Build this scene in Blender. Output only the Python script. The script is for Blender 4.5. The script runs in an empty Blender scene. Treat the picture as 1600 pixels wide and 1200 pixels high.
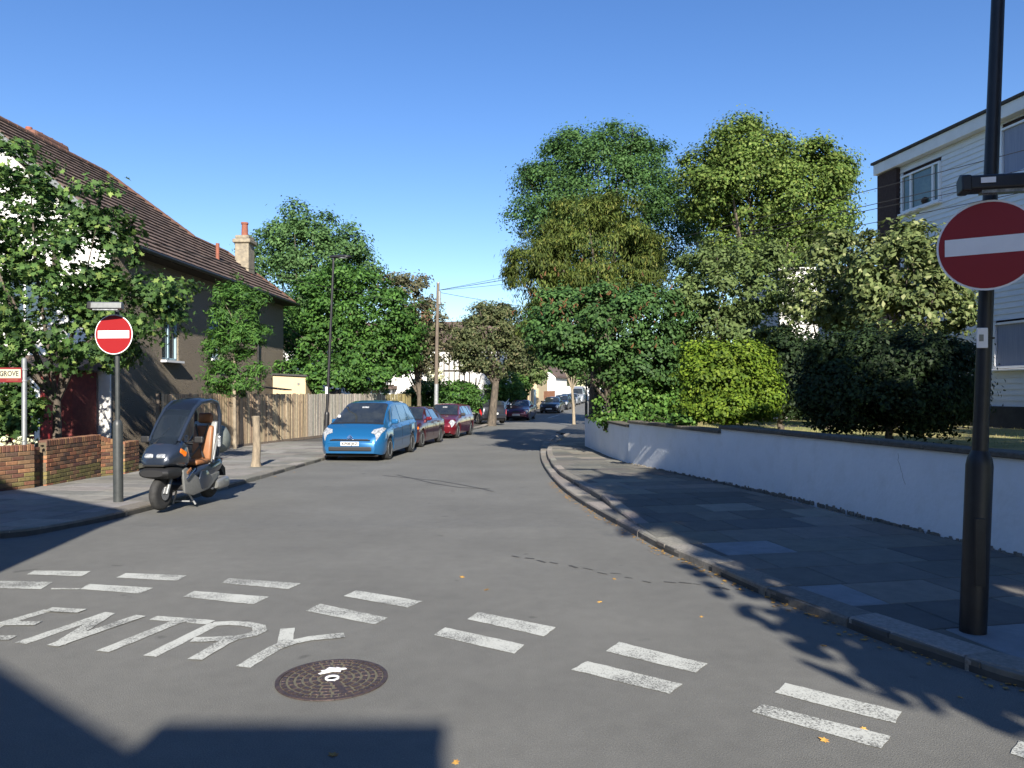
import bpy, bmesh, math, random
import numpy as np
from mathutils import Vector, Matrix
random.seed(7); RNG = np.random.default_rng(7)
S = bpy.context.scene; COL = S.collection; R = math.radians

# ------------------------------------------------------------------ camera, sky, sun, exposure
FPX, HOR, CAMH = 1200.0, 612.0, 1.7          # focal length and horizon of the 1600 px photograph
cd = bpy.data.cameras.new('camera'); cam = bpy.data.objects.new('camera', cd); COL.objects.link(cam)
cd.sensor_width = 36; cd.lens = 27; cd.clip_end = 3000; cd.clip_start = .05; cd.shift_y = 12/1600
cam.location = (0, 0, CAMH); cam.rotation_euler = (R(90), 0, 0); S.camera = cam
SUN_EL, SUN_AZ = 28.0, 8.0                   # light travels towards (-sin az, cos az)
w = bpy.data.worlds.new('World'); S.world = w; w.use_nodes = True
nt = w.node_tree; sky = nt.nodes.new('ShaderNodeTexSky'); sky.sky_type = 'NISHITA'; sky.sun_disc = False
sky.sun_elevation = R(SUN_EL); sky.sun_rotation = R(180-SUN_AZ); sky.air_density = 1.0; sky.dust_density = .15; sky.ozone_density = 2.2
hs = nt.nodes.new('ShaderNodeHueSaturation'); hs.inputs['Hue'].default_value = .512; hs.inputs['Saturation'].default_value = 1.25; nt.links.new(sky.outputs[0], hs.inputs['Color'])
nt.links.new(hs.outputs[0], nt.nodes['Background'].inputs[0]); nt.nodes['Background'].inputs[1].default_value = .082
sl = bpy.data.lights.new('sun', 'SUN'); sl.energy = 5.0; sl.angle = R(.5); sl.color = (1, .93, .82)
so = bpy.data.objects.new('sun', sl); COL.objects.link(so)
d = Vector((-math.sin(R(SUN_AZ))*math.cos(R(SUN_EL)), math.cos(R(SUN_AZ))*math.cos(R(SUN_EL)), -math.sin(R(SUN_EL))))
so.rotation_euler = d.to_track_quat('-Z', 'Y').to_euler()
S.view_settings.view_transform = 'Standard'; S.view_settings.look = 'None'; S.view_settings.exposure = 1.15
S.view_settings.gamma = 1; S.view_settings.use_curve_mapping = False
S.cycles.max_bounces = 6; S.cycles.transparent_max_bounces = 6

# ------------------------------------------------------------------ ground shape and pixel helper
ZY = [-3000, 9, 14, 21, 32, 50, 67, 105, 150, 3000]; ZZ = [0, 0, -.1, -.24, -.26, -.32, -.15, .2, .6, .6]
def zg(y): return float(np.interp(y, ZY, ZZ))
def G(px, py, h=0.0):
    """point of the ground (plus h) seen at a pixel of the photograph"""
    y = 10.0
    for _ in range(60):
        y = .5*y + .5*(CAMH - zg(y) - h)*FPX/(py-HOR)
    return Vector(((px-800)/FPX*y, y, zg(y)+h))
def X(px, y): return (px-800)/FPX*y
def Z(py, y): return CAMH + (HOR-py)/FPX*y

# ------------------------------------------------------------------ materials
M = {}
def pmat(name, c1, c2=None, scale=6, detail=5, rough=.8, bump=0, bscale=60, metal=0, coat=0, rnd=None, var=0, c3=None, s3=1.2, spec=None, stretch=None, emit=None, trans=0, p2=(.35, .65)):
    """noise mix of c1/c2, large blotches c3, rnd: 'island' or 'object' brightness variation"""
    m = bpy.data.materials.new(name); m.use_nodes = True; t = m.node_tree; n = t.nodes; L = t.links
    b = n['Principled BSDF']; b.inputs['Roughness'].default_value = rough; b.inputs['Metallic'].default_value = metal
    b.inputs['Coat Weight'].default_value = coat; b.inputs['Coat Roughness'].default_value = .04
    if spec is not None: b.inputs['Specular IOR Level'].default_value = spec
    tc = n.new('ShaderNodeTexCoord'); mp = n.new('ShaderNodeMapping'); L.new(tc.outputs['Object'], mp.inputs[0])
    if stretch: mp.inputs['Scale'].default_value = stretch
    col = n.new('ShaderNodeMix'); col.data_type = 'RGBA'
    col.inputs[6].default_value = (*c1, 1); col.inputs[7].default_value = (*(c2 or c1), 1)
    nz = n.new('ShaderNodeTexNoise'); nz.inputs['Scale'].default_value = scale; nz.inputs['Detail'].default_value = detail; nz.inputs['Roughness'].default_value = .65
    L.new(mp.outputs[0], nz.inputs['Vector'])
    mr = n.new('ShaderNodeMapRange'); mr.inputs[1].default_value = p2[0]; mr.inputs[2].default_value = p2[1]
    L.new(nz.outputs['Fac'], mr.inputs[0]); L.new(mr.outputs[0], col.inputs[0]); out = col.outputs[2]
    if c3:
        n3 = n.new('ShaderNodeTexNoise'); n3.inputs['Scale'].default_value = s3; n3.inputs['Detail'].default_value = 4; L.new(mp.outputs[0], n3.inputs['Vector'])
        m3 = n.new('ShaderNodeMapRange'); m3.inputs[1].default_value = .5; m3.inputs[2].default_value = .72; L.new(n3.outputs['Fac'], m3.inputs[0])
        x3 = n.new('ShaderNodeMix'); x3.data_type = 'RGBA'; L.new(m3.outputs[0], x3.inputs[0]); L.new(out, x3.inputs[6]); x3.inputs[7].default_value = (*c3, 1); out = x3.outputs[2]
    if rnd:
        if rnd == 'island': g = n.new('ShaderNodeNewGeometry'); src = g.outputs['Random Per Island']
        else: g = n.new('ShaderNodeObjectInfo'); src = g.outputs['Random']
        r2 = n.new('ShaderNodeMapRange'); r2.inputs[3].default_value = 1-var; r2.inputs[4].default_value = 1+var; L.new(src, r2.inputs[0])
        ml = n.new('ShaderNodeVectorMath'); ml.operation = 'SCALE'; L.new(out, ml.inputs[0]); L.new(r2.outputs[0], ml.inputs['Scale']); out = ml.outputs[0]
    L.new(out, b.inputs['Base Color'])
    if bump:
        n2 = n.new('ShaderNodeTexNoise'); n2.inputs['Scale'].default_value = bscale; n2.inputs['Detail'].default_value = 4; L.new(mp.outputs[0], n2.inputs['Vector'])
        bp = n.new('ShaderNodeBump'); bp.inputs['Strength'].default_value = min(bump, 1); bp.inputs['Distance'].default_value = .02*max(1, bump)
        L.new(n2.outputs['Fac'], bp.inputs['Height']); L.new(bp.outputs[0], b.inputs['Normal'])
    M[name] = m; return m
def leafmat(name, dark, light, third=None, rough=.6, tr=.3):
    m = bpy.data.materials.new(name); m.use_nodes = True; t = m.node_tree; n = t.nodes; L = t.links
    b = n['Principled BSDF']; b.inputs['Roughness'].default_value = rough; b.inputs['Specular IOR Level'].default_value = .22
    g = n.new('ShaderNodeNewGeometry'); cr = n.new('ShaderNodeValToRGB'); e = cr.color_ramp.elements
    e[0].color = (*dark, 1); e[1].color = (*light, 1); e[1].position = .85
    if third: x = e.new(.97); x.color = (*third, 1)
    L.new(g.outputs['Random Per Island'], cr.inputs[0])
    tc = n.new('ShaderNodeTexCoord'); nz = n.new('ShaderNodeTexNoise'); nz.inputs['Scale'].default_value = .9; L.new(tc.outputs['Object'], nz.inputs['Vector'])
    mr = n.new('ShaderNodeMapRange'); mr.inputs[1].default_value = .3; mr.inputs[2].default_value = .7; mr.inputs[3].default_value = .75; mr.inputs[4].default_value = 1.3
    L.new(nz.outputs['Fac'], mr.inputs[0])
    sc = n.new('ShaderNodeVectorMath'); sc.operation = 'SCALE'; L.new(cr.outputs[0], sc.inputs[0]); L.new(mr.outputs[0], sc.inputs['Scale'])
    L.new(sc.outputs[0], b.inputs['Base Color'])
    tl = n.new('ShaderNodeBsdfTranslucent'); L.new(sc.outputs[0], tl.inputs[0])
    mx = n.new('ShaderNodeMixShader'); mx.inputs[0].default_value = tr
    L.new(b.outputs[0], mx.inputs[1]); L.new(tl.outputs[0], mx.inputs[2]); L.new(mx.outputs[0], n['Material Output'].inputs[0])
    M[name] = m; return m
def objcolmat(name, rough=.85, amt=.25, scale=9, bump=.4, bscale=120, stain=None):
    """base colour from the object's own colour, with grain"""
    m = bpy.data.materials.new(name); m.use_nodes = True; t = m.node_tree; n = t.nodes; L = t.links
    b = n['Principled BSDF']; b.inputs['Roughness'].default_value = rough
    oi = n.new('ShaderNodeObjectInfo'); tc = n.new('ShaderNodeTexCoord')
    nz = n.new('ShaderNodeTexNoise'); nz.inputs['Scale'].default_value = scale; nz.inputs['Detail'].default_value = 6; nz.inputs['Roughness'].default_value = .7
    g = n.new('ShaderNodeNewGeometry'); L.new(g.outputs['Position'], nz.inputs['Vector'])
    mr = n.new('ShaderNodeMapRange'); mr.inputs[1].default_value = .3; mr.inputs[2].default_value = .7; mr.inputs[3].default_value = 1-amt; mr.inputs[4].default_value = 1+amt
    L.new(nz.outputs['Fac'], mr.inputs[0])
    sc = n.new('ShaderNodeVectorMath'); sc.operation = 'SCALE'; L.new(oi.outputs['Color'], sc.inputs[0]); L.new(mr.outputs[0], sc.inputs['Scale'])
    L.new(sc.outputs[0], b.inputs['Base Color'])
    n2 = n.new('ShaderNodeTexNoise'); n2.inputs['Scale'].default_value = bscale; n2.inputs['Detail'].default_value = 3; L.new(g.outputs['Position'], n2.inputs['Vector'])
    bp = n.new('ShaderNodeBump'); bp.inputs['Strength'].default_value = bump; bp.inputs['Distance'].default_value = .01
    L.new(n2.outputs['Fac'], bp.inputs['Height']); L.new(bp.outputs[0], b.inputs['Normal'])
    M[name] = m; return m

def asphalt(name='asphalt'):
    m = bpy.data.materials.new(name); m.use_nodes = True; t = m.node_tree; n = t.nodes; L = t.links
    b = n['Principled BSDF']; b.inputs['Roughness'].default_value = .82
    g = n.new('ShaderNodeNewGeometry')
    def noise(s, dt=5, ro=.6):
        q = n.new('ShaderNodeTexNoise'); q.inputs['Scale'].default_value = s; q.inputs['Detail'].default_value = dt; q.inputs['Roughness'].default_value = ro
        L.new(g.outputs['Position'], q.inputs['Vector']); return q.outputs['Fac']
    def ramp(src, a, bb, lo, hi):
        r = n.new('ShaderNodeMapRange'); r.inputs[1].default_value = a; r.inputs[2].default_value = bb; r.inputs[3].default_value = lo; r.inputs[4].default_value = hi
        L.new(src, r.inputs[0]); return r.outputs[0]
    def mul(a, bb):
        q = n.new('ShaderNodeMath'); q.operation = 'MULTIPLY'; L.new(a, q.inputs[0]); L.new(bb, q.inputs[1]); return q.outputs[0]
    fine = ramp(noise(150, 3), .35, .65, .72, 1.28); big = ramp(noise(.5, 6), .3, .7, .85, 1.14)
    mid = ramp(noise(7, 5), .3, .7, .93, 1.08); spots = ramp(noise(2.7, 2), .70, .74, 1, .7)
    v = mul(mul(fine, big), mul(mid, spots))
    sc = n.new('ShaderNodeVectorMath'); sc.operation = 'SCALE'; sc.inputs[0].default_value = (.134, .133, .121); L.new(v, sc.inputs['Scale'])
    vo = n.new('ShaderNodeTexVoronoi'); vo.inputs['Scale'].default_value = 26; L.new(g.outputs['Position'], vo.inputs['Vector'])
    sp = ramp(vo.outputs['Distance'], .05, .09, 1, 0)
    vo2 = n.new('ShaderNodeSeparateColor'); L.new(vo.outputs['Color'], vo2.inputs[0]); th = ramp(vo2.outputs[0], .86, .87, 0, .6)
    mx = n.new('ShaderNodeMix'); mx.data_type = 'RGBA'; L.new(mul(sp, th), mx.inputs[0]); L.new(sc.outputs[0], mx.inputs[6]); mx.inputs[7].default_value = (.33, .32, .29, 1)
    L.new(mx.outputs[2], b.inputs['Base Color'])
    bp = n.new('ShaderNodeBump'); bp.inputs['Strength'].default_value = .5; bp.inputs['Distance'].default_value = .012; L.new(noise(130, 4), bp.inputs['Height']); L.new(bp.outputs[0], b.inputs['Normal'])
    M[name] = m
asphalt()
def paintmat():
    m = bpy.data.materials.new('road_paint'); m.use_nodes = True; t = m.node_tree; n = t.nodes; L = t.links
    b = n['Principled BSDF']; b.inputs['Roughness'].default_value = .7; g = n.new('ShaderNodeNewGeometry')
    a = n.new('ShaderNodeTexNoise'); a.inputs['Scale'].default_value = 85; a.inputs['Detail'].default_value = 4; a.inputs['Roughness'].default_value = .75; L.new(g.outputs['Position'], a.inputs['Vector'])
    c = n.new('ShaderNodeTexNoise'); c.inputs['Scale'].default_value = 2.4; c.inputs['Detail'].default_value = 3; L.new(g.outputs['Position'], c.inputs['Vector'])
    ad = n.new('ShaderNodeMath'); ad.operation = 'ADD'; L.new(a.outputs['Fac'], ad.inputs[0])
    r = n.new('ShaderNodeMapRange'); r.inputs[1].default_value = .3; r.inputs[2].default_value = .7; r.inputs[3].default_value = -.11; r.inputs[4].default_value = .13; L.new(c.outputs['Fac'], r.inputs[0]); L.new(r.outputs[0], ad.inputs[1])
    cr = n.new('ShaderNodeValToRGB'); cr.color_ramp.elements[0].position = .40; cr.color_ramp.elements[0].color = (.12, .12, .11, 1)
    cr.color_ramp.elements[1].position = .52; cr.color_ramp.elements[1].color = (.46, .47, .43, 1); L.new(ad.outputs[0], cr.inputs[0]); L.new(cr.outputs[0], b.inputs['Base Color'])
    M['road_paint'] = m
paintmat()
pmat('soil', (.09, .075, .05), (.05, .06, .03), 3, rough=.95, bump=.5, bscale=20)
pmat('lawn', (.34, .28, .13), (.2, .22, .07), 2.5, rough=.95, bump=.6, bscale=60, c3=(.12, .17, .05), s3=.35)
pmat('white_wall', (.74, .76, .78), (.69, .72, .75), 1.6, detail=9, rough=.8, bump=.4, bscale=14, c3=(.67, .69, .7), s3=3.5)
pmat('grime', (.12, .11, .09), (.22, .2, .17), 8, rough=.9)
pmat('coping', (.075, .066, .052), (.13, .115, .09), 12, rough=.9, bump=.5, bscale=60)
pmat('mortar', (.14, .1, .07), (.09, .08, .045), 3, rough=.95, bump=.4)
pmat('board_fascia', (.78, .78, .78), (.7, .7, .7), 3, rough=.5)
pmat('clapboard', (.72, .74, .76), (.66, .68, .71), 4, rough=.45, rnd='object', var=.03)
pmat('dark_brick', (.035, .02, .018), (.06, .035, .03), 14, rough=.9, bump=.5, bscale=70)
pmat('dark_plinth', (.03, .03, .03), (.045, .045, .045), 6, rough=.8)
pmat('frame_white', (.75, .76, .78), rough=.4)
pmat('frame_pale', (.3, .42, .48), rough=.4)
pmat('glass', (.03, .045, .06), (.05, .07, .09), 1.2, rough=.06, spec=.9)
pmat('glass_green', (.05, .09, .09), (.1, .15, .13), 2.5, rough=.08, spec=.8)
pmat('curtain', (.28, .31, .4), (.2, .23, .32), 3, rough=.8, stretch=(22, 22, .4))
pmat('car_glass', (.012, .016, .02), (.03, .035, .035), 3, rough=.04, spec=.9, coat=.4)
pmat('car_side_glass', (.08, .13, .17), (.03, .05, .07), 2, rough=.05, spec=1., coat=.6)
pmat('pebbledash', (.34, .285, .21), (.12, .1, .078), 38, detail=8, rough=.95, bump=4.0, bscale=30)
pmat('roof_tile', (.14, .095, .075), (.085, .06, .05), 8, rough=.9, rnd='island', var=.25, bump=.3)
pmat('ridge_clay', (.15, .07, .045), (.1, .055, .04), 6, rough=.9)
pmat('roof_red', (.26, .1, .06), (.16, .08, .055), 6, rough=.9)
pmat('render_cream', (.55, .43, .26), (.5, .39, .24), 3, rough=.85)
pmat('render_white', (.8, .79, .76), (.7, .69, .66), 1.2, rough=.85, bump=.2)
pmat('dark_timber', (.03, .022, .018), (.05, .04, .03), 10, rough=.85)
pmat('chimney_render', (.3, .255, .18), (.16, .14, .11), 5, rough=.9, bump=.4)
pmat('terracotta', (.28, .085, .05), (.18, .07, .045), 9, rough=.85)
pmat('red_brick', (.16, .03, .025), (.09, .02, .018), 10, rough=.9, bump=.4)
pmat('black_metal', (.012, .012, .014), (.02, .02, .022), 9, rough=.42, spec=.4)
pmat('old_brick', (.2, .09, .06), (.12, .065, .05), 7, rough=.95, bump=.6)
pmat('grey_metal', (.16, .17, .17), (.21, .22, .22), 16, rough=.5, metal=.35)
pmat('galvanised', (.34, .35, .36), (.22, .23, .24), 9, rough=.55, metal=.3)
pmat('sign_red', (.25, .004, .006), rough=.5)
pmat('sign_white', (.8, .8, .82), (.74, .74, .76), 5, rough=.5)
pmat('sign_cream', (.5, .46, .32), rough=.5)
pmat('sign_ink', (.05, .05, .05), rough=.6)
pmat('sign_dark_red', (.17, .008, .01), rough=.5)
pmat('bark', (.13, .105, .08), (.05, .042, .034), 11, rough=.95, bump=1., bscale=30, stretch=(1, 1, .35))
pmat('bark_pale', (.30, .25, .18), (.18, .15, .11), 11, rough=.95, bump=.8, bscale=30, stretch=(1, 1, .35))
pmat('stump_wood', (.27, .22, .155), (.16, .13, .095), 14, rough=.95, bump=.8, bscale=40, stretch=(1, 1, .2))
pmat('pole_wood', (.17, .135, .1), (.1, .08, .065), 12, rough=.9, bump=.6, stretch=(1, 1, .1))
pmat('tyre', (.018, .018, .018), (.03, .03, .03), 20, rough=.85)
pmat('alloy', (.42, .43, .44), rough=.3, metal=.7)
pmat('black_plastic', (.015, .015, .016), rough=.55)
pmat('underbody', (.008, .008, .008), rough=.9)
pmat('chrome', (.6, .6, .62), rough=.15, metal=1)
pmat('lamp_glass', (.42, .44, .46), (.12, .13, .14), 16, rough=.1, coat=1)
pmat('orange_lens', (.75, .16, .01), rough=.2, coat=1)
pmat('red_lens', (.4, .01, .01), rough=.2, coat=1)
pmat('plate_white', (.5, .5, .49), rough=.45)
pmat('leather', (.27, .11, .04), (.2, .085, .035), 9, rough=.5)
pmat('silver_paint', (.2, .205, .2), (.24, .245, .24), 20, rough=.35, metal=.5, coat=.3)
pmat('scooter_paint', (.02, .028, .045), rough=.28, coat=.8, metal=.2)
pmat('cover_grey', (.2, .22, .2), (.13, .15, .14), 6, rough=.7)
pmat('manhole_iron', (.05, .04, .045), (.1, .07, .06), 30, rough=.55, metal=.4, bump=.4, bscale=80)
pmat('manhole_fill', (.13, .12, .08), (.08, .075, .06), 20, rough=.9)
pmat('dead_leaf', (.5, .3, .06), (.3, .15, .04), 20, rough=.8, rnd='object', var=.4)
pmat('tar', (.045, .044, .042), (.075, .073, .068), 5, rough=.7)
pmat('cable', (.02, .02, .02), rough=.7)
pmat('flower', (.7, .66, .5), (.5, .55, .3), 8, rough=.8)
objcolmat('slab_stone', amt=.18, scale=5, bump=.35)
objcolmat('kerb_granite', amt=.3, scale=30, bump=.6)
objcolmat('brick', amt=.25, scale=20, bump=.6)
objcolmat('fence_wood', amt=.22, scale=9, bump=.4, bscale=30)
leafmat('leaf_sycamore', (.016, .045, .014), (.085, .16, .04), (.22, .3, .08))
leafmat('leaf_ash', (.04, .09, .03), (.1, .185, .06))
leafmat('leaf_ash_bright', (.025, .075, .018), (.085, .18, .035))
leafmat('leaf_blue', (.03, .075, .022), (.075, .15, .042))
leafmat('leaf_lime', (.045, .09, .016), (.14, .2, .042), (.2, .24, .065))
leafmat('leaf_street', (.045, .065, .03), (.13, .15, .065), (.2, .18, .1))
pmat('post_dark', (.03, .034, .036), (.045, .05, .05), 9, rough=.45)
leafmat('leaf_yew', (.035, .058, .012), (.11, .145, .03), (.19, .19, .045))
leafmat('leaf_lilac', (.02, .055, .016), (.065, .13, .035), tr=.2)
leafmat('seed_head', (.09, .045, .02), (.17, .08, .035))
leafmat('leaf_greygreen', (.05, .085, .025), (.14, .19, .065))
leafmat('leaf_olive', (.055, .085, .028), (.17, .21, .075), (.3, .32, .15))
leafmat('leaf_golden', (.05, .1, .01), (.14, .21, .02), (.2, .27, .03))
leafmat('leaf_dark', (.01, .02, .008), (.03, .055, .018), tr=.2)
leafmat('leaf_brownish', (.06, .07, .035), (.14, .135, .075), (.2, .15, .1))
leafmat('leaf_hedge', (.03, .08, .015), (.1, .2, .04), (.17, .27, .06))

# ------------------------------------------------------------------ object helpers
def tag(o, label=None, cat=None, group=None, kind=None):
    if label: o['label'] = label
    if cat: o['category'] = cat
    if group: o['group'] = group
    if kind: o['kind'] = kind
    return o
def empty(name, loc=(0, 0, 0), rz=0, **k):
    o = bpy.data.objects.new(name, None); COL.objects.link(o); o.location = loc; o.rotation_euler = (0, 0, rz); o.empty_display_size = .2
    return tag(o, **k)
def link(name, me, parent=None, loc=None, rot=None):
    o = bpy.data.objects.new(name, me); COL.objects.link(o)
    if parent is not None: o.parent = parent
    if loc is not None: o.location = loc
    if rot is not None: o.rotation_euler = rot
    return o
def mobj(name, bm, mat, parent=None, smooth=False, **k):
    bmesh.ops.recalc_face_normals(bm, faces=bm.faces)
    me = bpy.data.meshes.new(name); bm.to_mesh(me); bm.free()
    me.materials.append(M[mat] if isinstance(mat, str) else mat)
    if smooth:
        me.polygons.foreach_set('use_smooth', [True]*len(me.polygons)); me.set_sharp_from_angle(angle=R(smooth if smooth > 1 else 40))
    return tag(link(name, me, parent), **k)
def rawmesh(name, V, F, mat, smooth=False):
    me = bpy.data.meshes.new(name); me.from_pydata([tuple(v) for v in V], [], [tuple(f) for f in F]); me.update()
    me.materials.append(M[mat])
    if smooth:
        me.polygons.foreach_set('use_smooth', [True]*len(me.polygons)); me.set_sharp_from_angle(angle=R(40))
    return me
def box(bm, c, s, rot=None, bev=0, seg=2):
    """box of size s centred at c, optional 3x3/4x4 rotation"""
    m = Matrix.Translation(c) @ (rot.to_4x4() if rot is not None else Matrix()) @ Matrix.Diagonal((*s, 1))
    r = bmesh.ops.create_cube(bm, size=1, matrix=m)
    if bev:
        es = list({e for v in r['verts'] for e in v.link_edges})
        bmesh.ops.bevel(bm, geom=es, offset=bev, segments=seg, affect='EDGES', profile=.5)
    return bm
def B(c, s, rot=None, bev=0, seg=2): return box(bmesh.new(), c, s, rot, bev, seg)
def rz(a): return Matrix.Rotation(a, 3, 'Z')
def tube(bm, pts, rad, n=8, cap=True):
    pts = [Vector(p) for p in pts]; rad = rad if hasattr(rad, '__len__') else [rad]*len(pts)
    rings = []; up = Vector((0, 0, 1))
    for i, p in enumerate(pts):
        t = (pts[min(i+1, len(pts)-1)]-pts[max(i-1, 0)])
        t = t.normalized() if t.length > 1e-9 else up
        a = t.cross(Vector((0, 1, 0)) if abs(t.y) < .9 else Vector((1, 0, 0))).normalized(); b = t.cross(a)
        rings.append([bm.verts.new(p+(a*math.cos(2*math.pi*k/n)+b*math.sin(2*math.pi*k/n))*rad[i]) for k in range(n)])
    for r0, r1 in zip(rings, rings[1:]):
        for k in range(n): bm.faces.new((r0[k], r0[(k+1) % n], r1[(k+1) % n], r1[k]))
    if cap: bm.faces.new(rings[0][::-1]); bm.faces.new(rings[-1])
    return bm
def T(pts, rad, n=8): return tube(bmesh.new(), pts, rad, n)
def prism(bm, poly, d, axis='y', off=0):
    """2D outline extruded by d, centred at off, along an axis; poly in the other two axes"""
    def P(a, b, c):
        return {'y': (a, c, b), 'x': (c, a, b), 'z': (a, b, c)}[axis]
    v0 = [bm.verts.new(P(a, b, off-d/2)) for a, b in poly]; v1 = [bm.verts.new(P(a, b, off+d/2)) for a, b in poly]
    n = len(poly); bm.faces.new(v0); bm.faces.new(v1[::-1])
    for i in range(n): bm.faces.new((v0[i], v0[(i+1) % n], v1[(i+1) % n], v1[i]))
    return bm
def PR(poly, d, axis='y', off=0, bev=0):
    bm = prism(bmesh.new(), poly, d, axis, off)
    if bev: bmesh.ops.bevel(bm, geom=list(bm.edges), offset=bev, segments=2, affect='EDGES', profile=.5)
    return bm
def lathe(bm, prof, c=(0, 0, 0), axis='z', n=24):
    """profile (r, h) turned about an axis"""
    rings = []
    for r, h in prof:
        ring = []
        for k in range(n):
            a = 2*math.pi*k/n; u, v = r*math.cos(a), r*math.sin(a)
            p = {'z': (u, v, h), 'y': (u, h, v), 'x': (h, u, v)}[axis]
            ring.append(bm.verts.new((p[0]+c[0], p[1]+c[1], p[2]+c[2])))
        rings.append(ring)
    for r0, r1 in zip(rings, rings[1:]):
        for k in range(n): bm.faces.new((r0[k], r0[(k+1) % n], r1[(k+1) % n], r1[k]))
    bm.faces.new(rings[0]); bm.faces.new(rings[-1])
    return bm
def LA(prof, c=(0, 0, 0), axis='z', n=24): return lathe(bmesh.new(), prof, c, axis, n)
def poly_sheet(poly, zf, bottom=None):
    """flat polygon (list of xy), z by function, optional skirt down to a function"""
    bm = bmesh.new(); v = [bm.verts.new((x, y, zf(x, y))) for x, y in poly]
    bm.faces.new(v)
    if bottom:
        b = [bm.verts.new((x, y, bottom(x, y))) for x, y in poly]; n = len(poly)
        for i in range(n): bm.faces.new((v[i], v[(i+1) % n], b[(i+1) % n], b[i]))
    bmesh.ops.triangulate(bm, faces=[f for f in bm.faces if len(f.verts) > 4])
    return bm
def strip(Lp, Rp, zf, skirt=0):
    """ribbon between two polylines of equal length"""
    bm = bmesh.new(); a = [bm.verts.new((x, y, zf(x, y))) for x, y in Lp]; b = [bm.verts.new((x, y, zf(x, y))) for x, y in Rp]
    for i in range(len(a)-1): bm.faces.new((a[i], b[i], b[i+1], a[i+1]))
    if skirt:
        for q in (a, b):
            c = [bm.verts.new((v.co.x, v.co.y, v.co.z-skirt)) for v in q]
            for i in range(len(q)-1): bm.faces.new((q[i], q[i+1], c[i+1], c[i]))
        for v0, v1 in ((a[0], b[0]), (a[-1], b[-1])):
            c0 = bm.verts.new((v0.co.x, v0.co.y, v0.co.z-skirt)); c1 = bm.verts.new((v1.co.x, v1.co.y, v1.co.z-skirt)); bm.faces.new((v0, v1, c1, c0))
    return bm
def resample(P, step):
    P = [Vector((p[0], p[1])) for p in P]; out = [P[0]]; acc = 0
    for a, b in zip(P, P[1:]):
        L_ = (b-a).length; t = step-acc
        while t <= L_: out.append(a+(b-a)*(t/L_)); t += step
        acc = (acc+L_) % step
    if (out[-1]-P[-1]).length > step*.3: out.append(P[-1])
    return out
def smooth_line(P, it=2):
    P = [Vector((p[0], p[1])) for p in P]
    for _ in range(it):
        Q = [P[0]]
        for a, b in zip(P, P[1:]): Q += [a*.75+b*.25, a*.25+b*.75]
        P = Q+[P[-1]]
    return P
def x_at(P, y):
    for a, b in zip(P, P[1:]):
        if min(a[1], b[1]) <= y <= max(a[1], b[1]) and a[1] != b[1]: return a[0]+(b[0]-a[0])*(y-a[1])/(b[1]-a[1])
    return P[0][0] if abs(y-P[0][1]) < abs(y-P[-1][1]) else P[-1][0]
def clip(poly, conv):
    """clip polygon by a convex counter-clockwise polygon"""
    out = list(poly)
    for i in range(len(conv)):
        a, b = conv[i], conv[(i+1) % len(conv)]; inp, out = out, []
        if not inp: return []
        side = lambda p: (b[0]-a[0])*(p[1]-a[1])-(b[1]-a[1])*(p[0]-a[0])
        for j in range(len(inp)):
            p, q = inp[j-1], inp[j]; sp_, sq = side(p), side(q)
            if sp_*sq < 0: t = sp_/(sp_-sq); out.append((p[0]+(q[0]-p[0])*t, p[1]+(q[1]-p[1])*t))
            if sq >= 0: out.append(q)
    return out
def area(p): return .5*sum(p[i-1][0]*p[i][1]-p[i][0]*p[i-1][1] for i in range(len(p)))
def slab_obj(poly, zf, th, mat, parent, name, col, inset=.006):
    """one paving piece: polygon shrunk to leave a joint, with chamfered look"""
    A = area(poly)
    if abs(A) < .02: return
    if A < 0: poly = poly[::-1]
    q = [poly[0]]
    for p in poly[1:]:
        if (Vector(p)-Vector(q[-1])).length > .012: q.append(p)
    if (Vector(q[0])-Vector(q[-1])).length < .012: q.pop()
    if len(q) < 3: return
    c = Vector((sum(p[0] for p in q)/len(q), sum(p[1] for p in q)/len(q)))
    bm = bmesh.new()
    def ring(d_, dz):
        r = []
        for p in q:
            v = Vector(p)-c; l = max(v.length, .01); v = v*(1-min(d_*1.4/l, .5)); x, y = c.x+v.x, c.y+v.y
            r.append(bm.verts.new((x-c.x, y-c.y, zf(x, y)+dz)))
        return r
    t = ring(inset+.006, 0); m_ = ring(inset, -.006); b = ring(inset, -th); n = len(q)
    bm.faces.new(t)
    for u, v in ((t, m_), (m_, b)):
        for i in range(n): bm.faces.new((u[i], v[i], v[(i+1) % n], u[(i+1) % n]))
    o = mobj(name, bm, mat, parent); o.location = (c.x, c.y, 0); o.color = (*col, 1)
    return o
def text_mesh(txt, size, name, mat, parent, loc, rot, extrude=.001, width=None):
    cu = bpy.data.curves.new(name, 'FONT'); cu.body = txt; cu.size = size; cu.align_x = 'CENTER'; cu.align_y = 'CENTER'; cu.extrude = extrude; cu.resolution_u = 3; cu.offset = size*.028
    t = bpy.data.objects.new(name, cu); COL.objects.link(t); bpy.context.view_layer.update()
    me = bpy.data.meshes.new_from_object(t.evaluated_get(bpy.context.evaluated_depsgraph_get())); bpy.data.objects.remove(t)
    me.name = name; me.materials.clear(); me.materials.append(M[mat])
    o = link(name, me, parent, loc, rot)
    if width:
        w_ = max(v.co.x for v in me.vertices)-min(v.co.x for v in me.vertices); o.scale.x = width/max(w_, 1e-6)
    return o
def jit(c, a=.15):
    f = 1+random.uniform(-a, a); return tuple(max(0, x*f*(1+random.uniform(-a*.25, a*.25))) for x in c)

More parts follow.
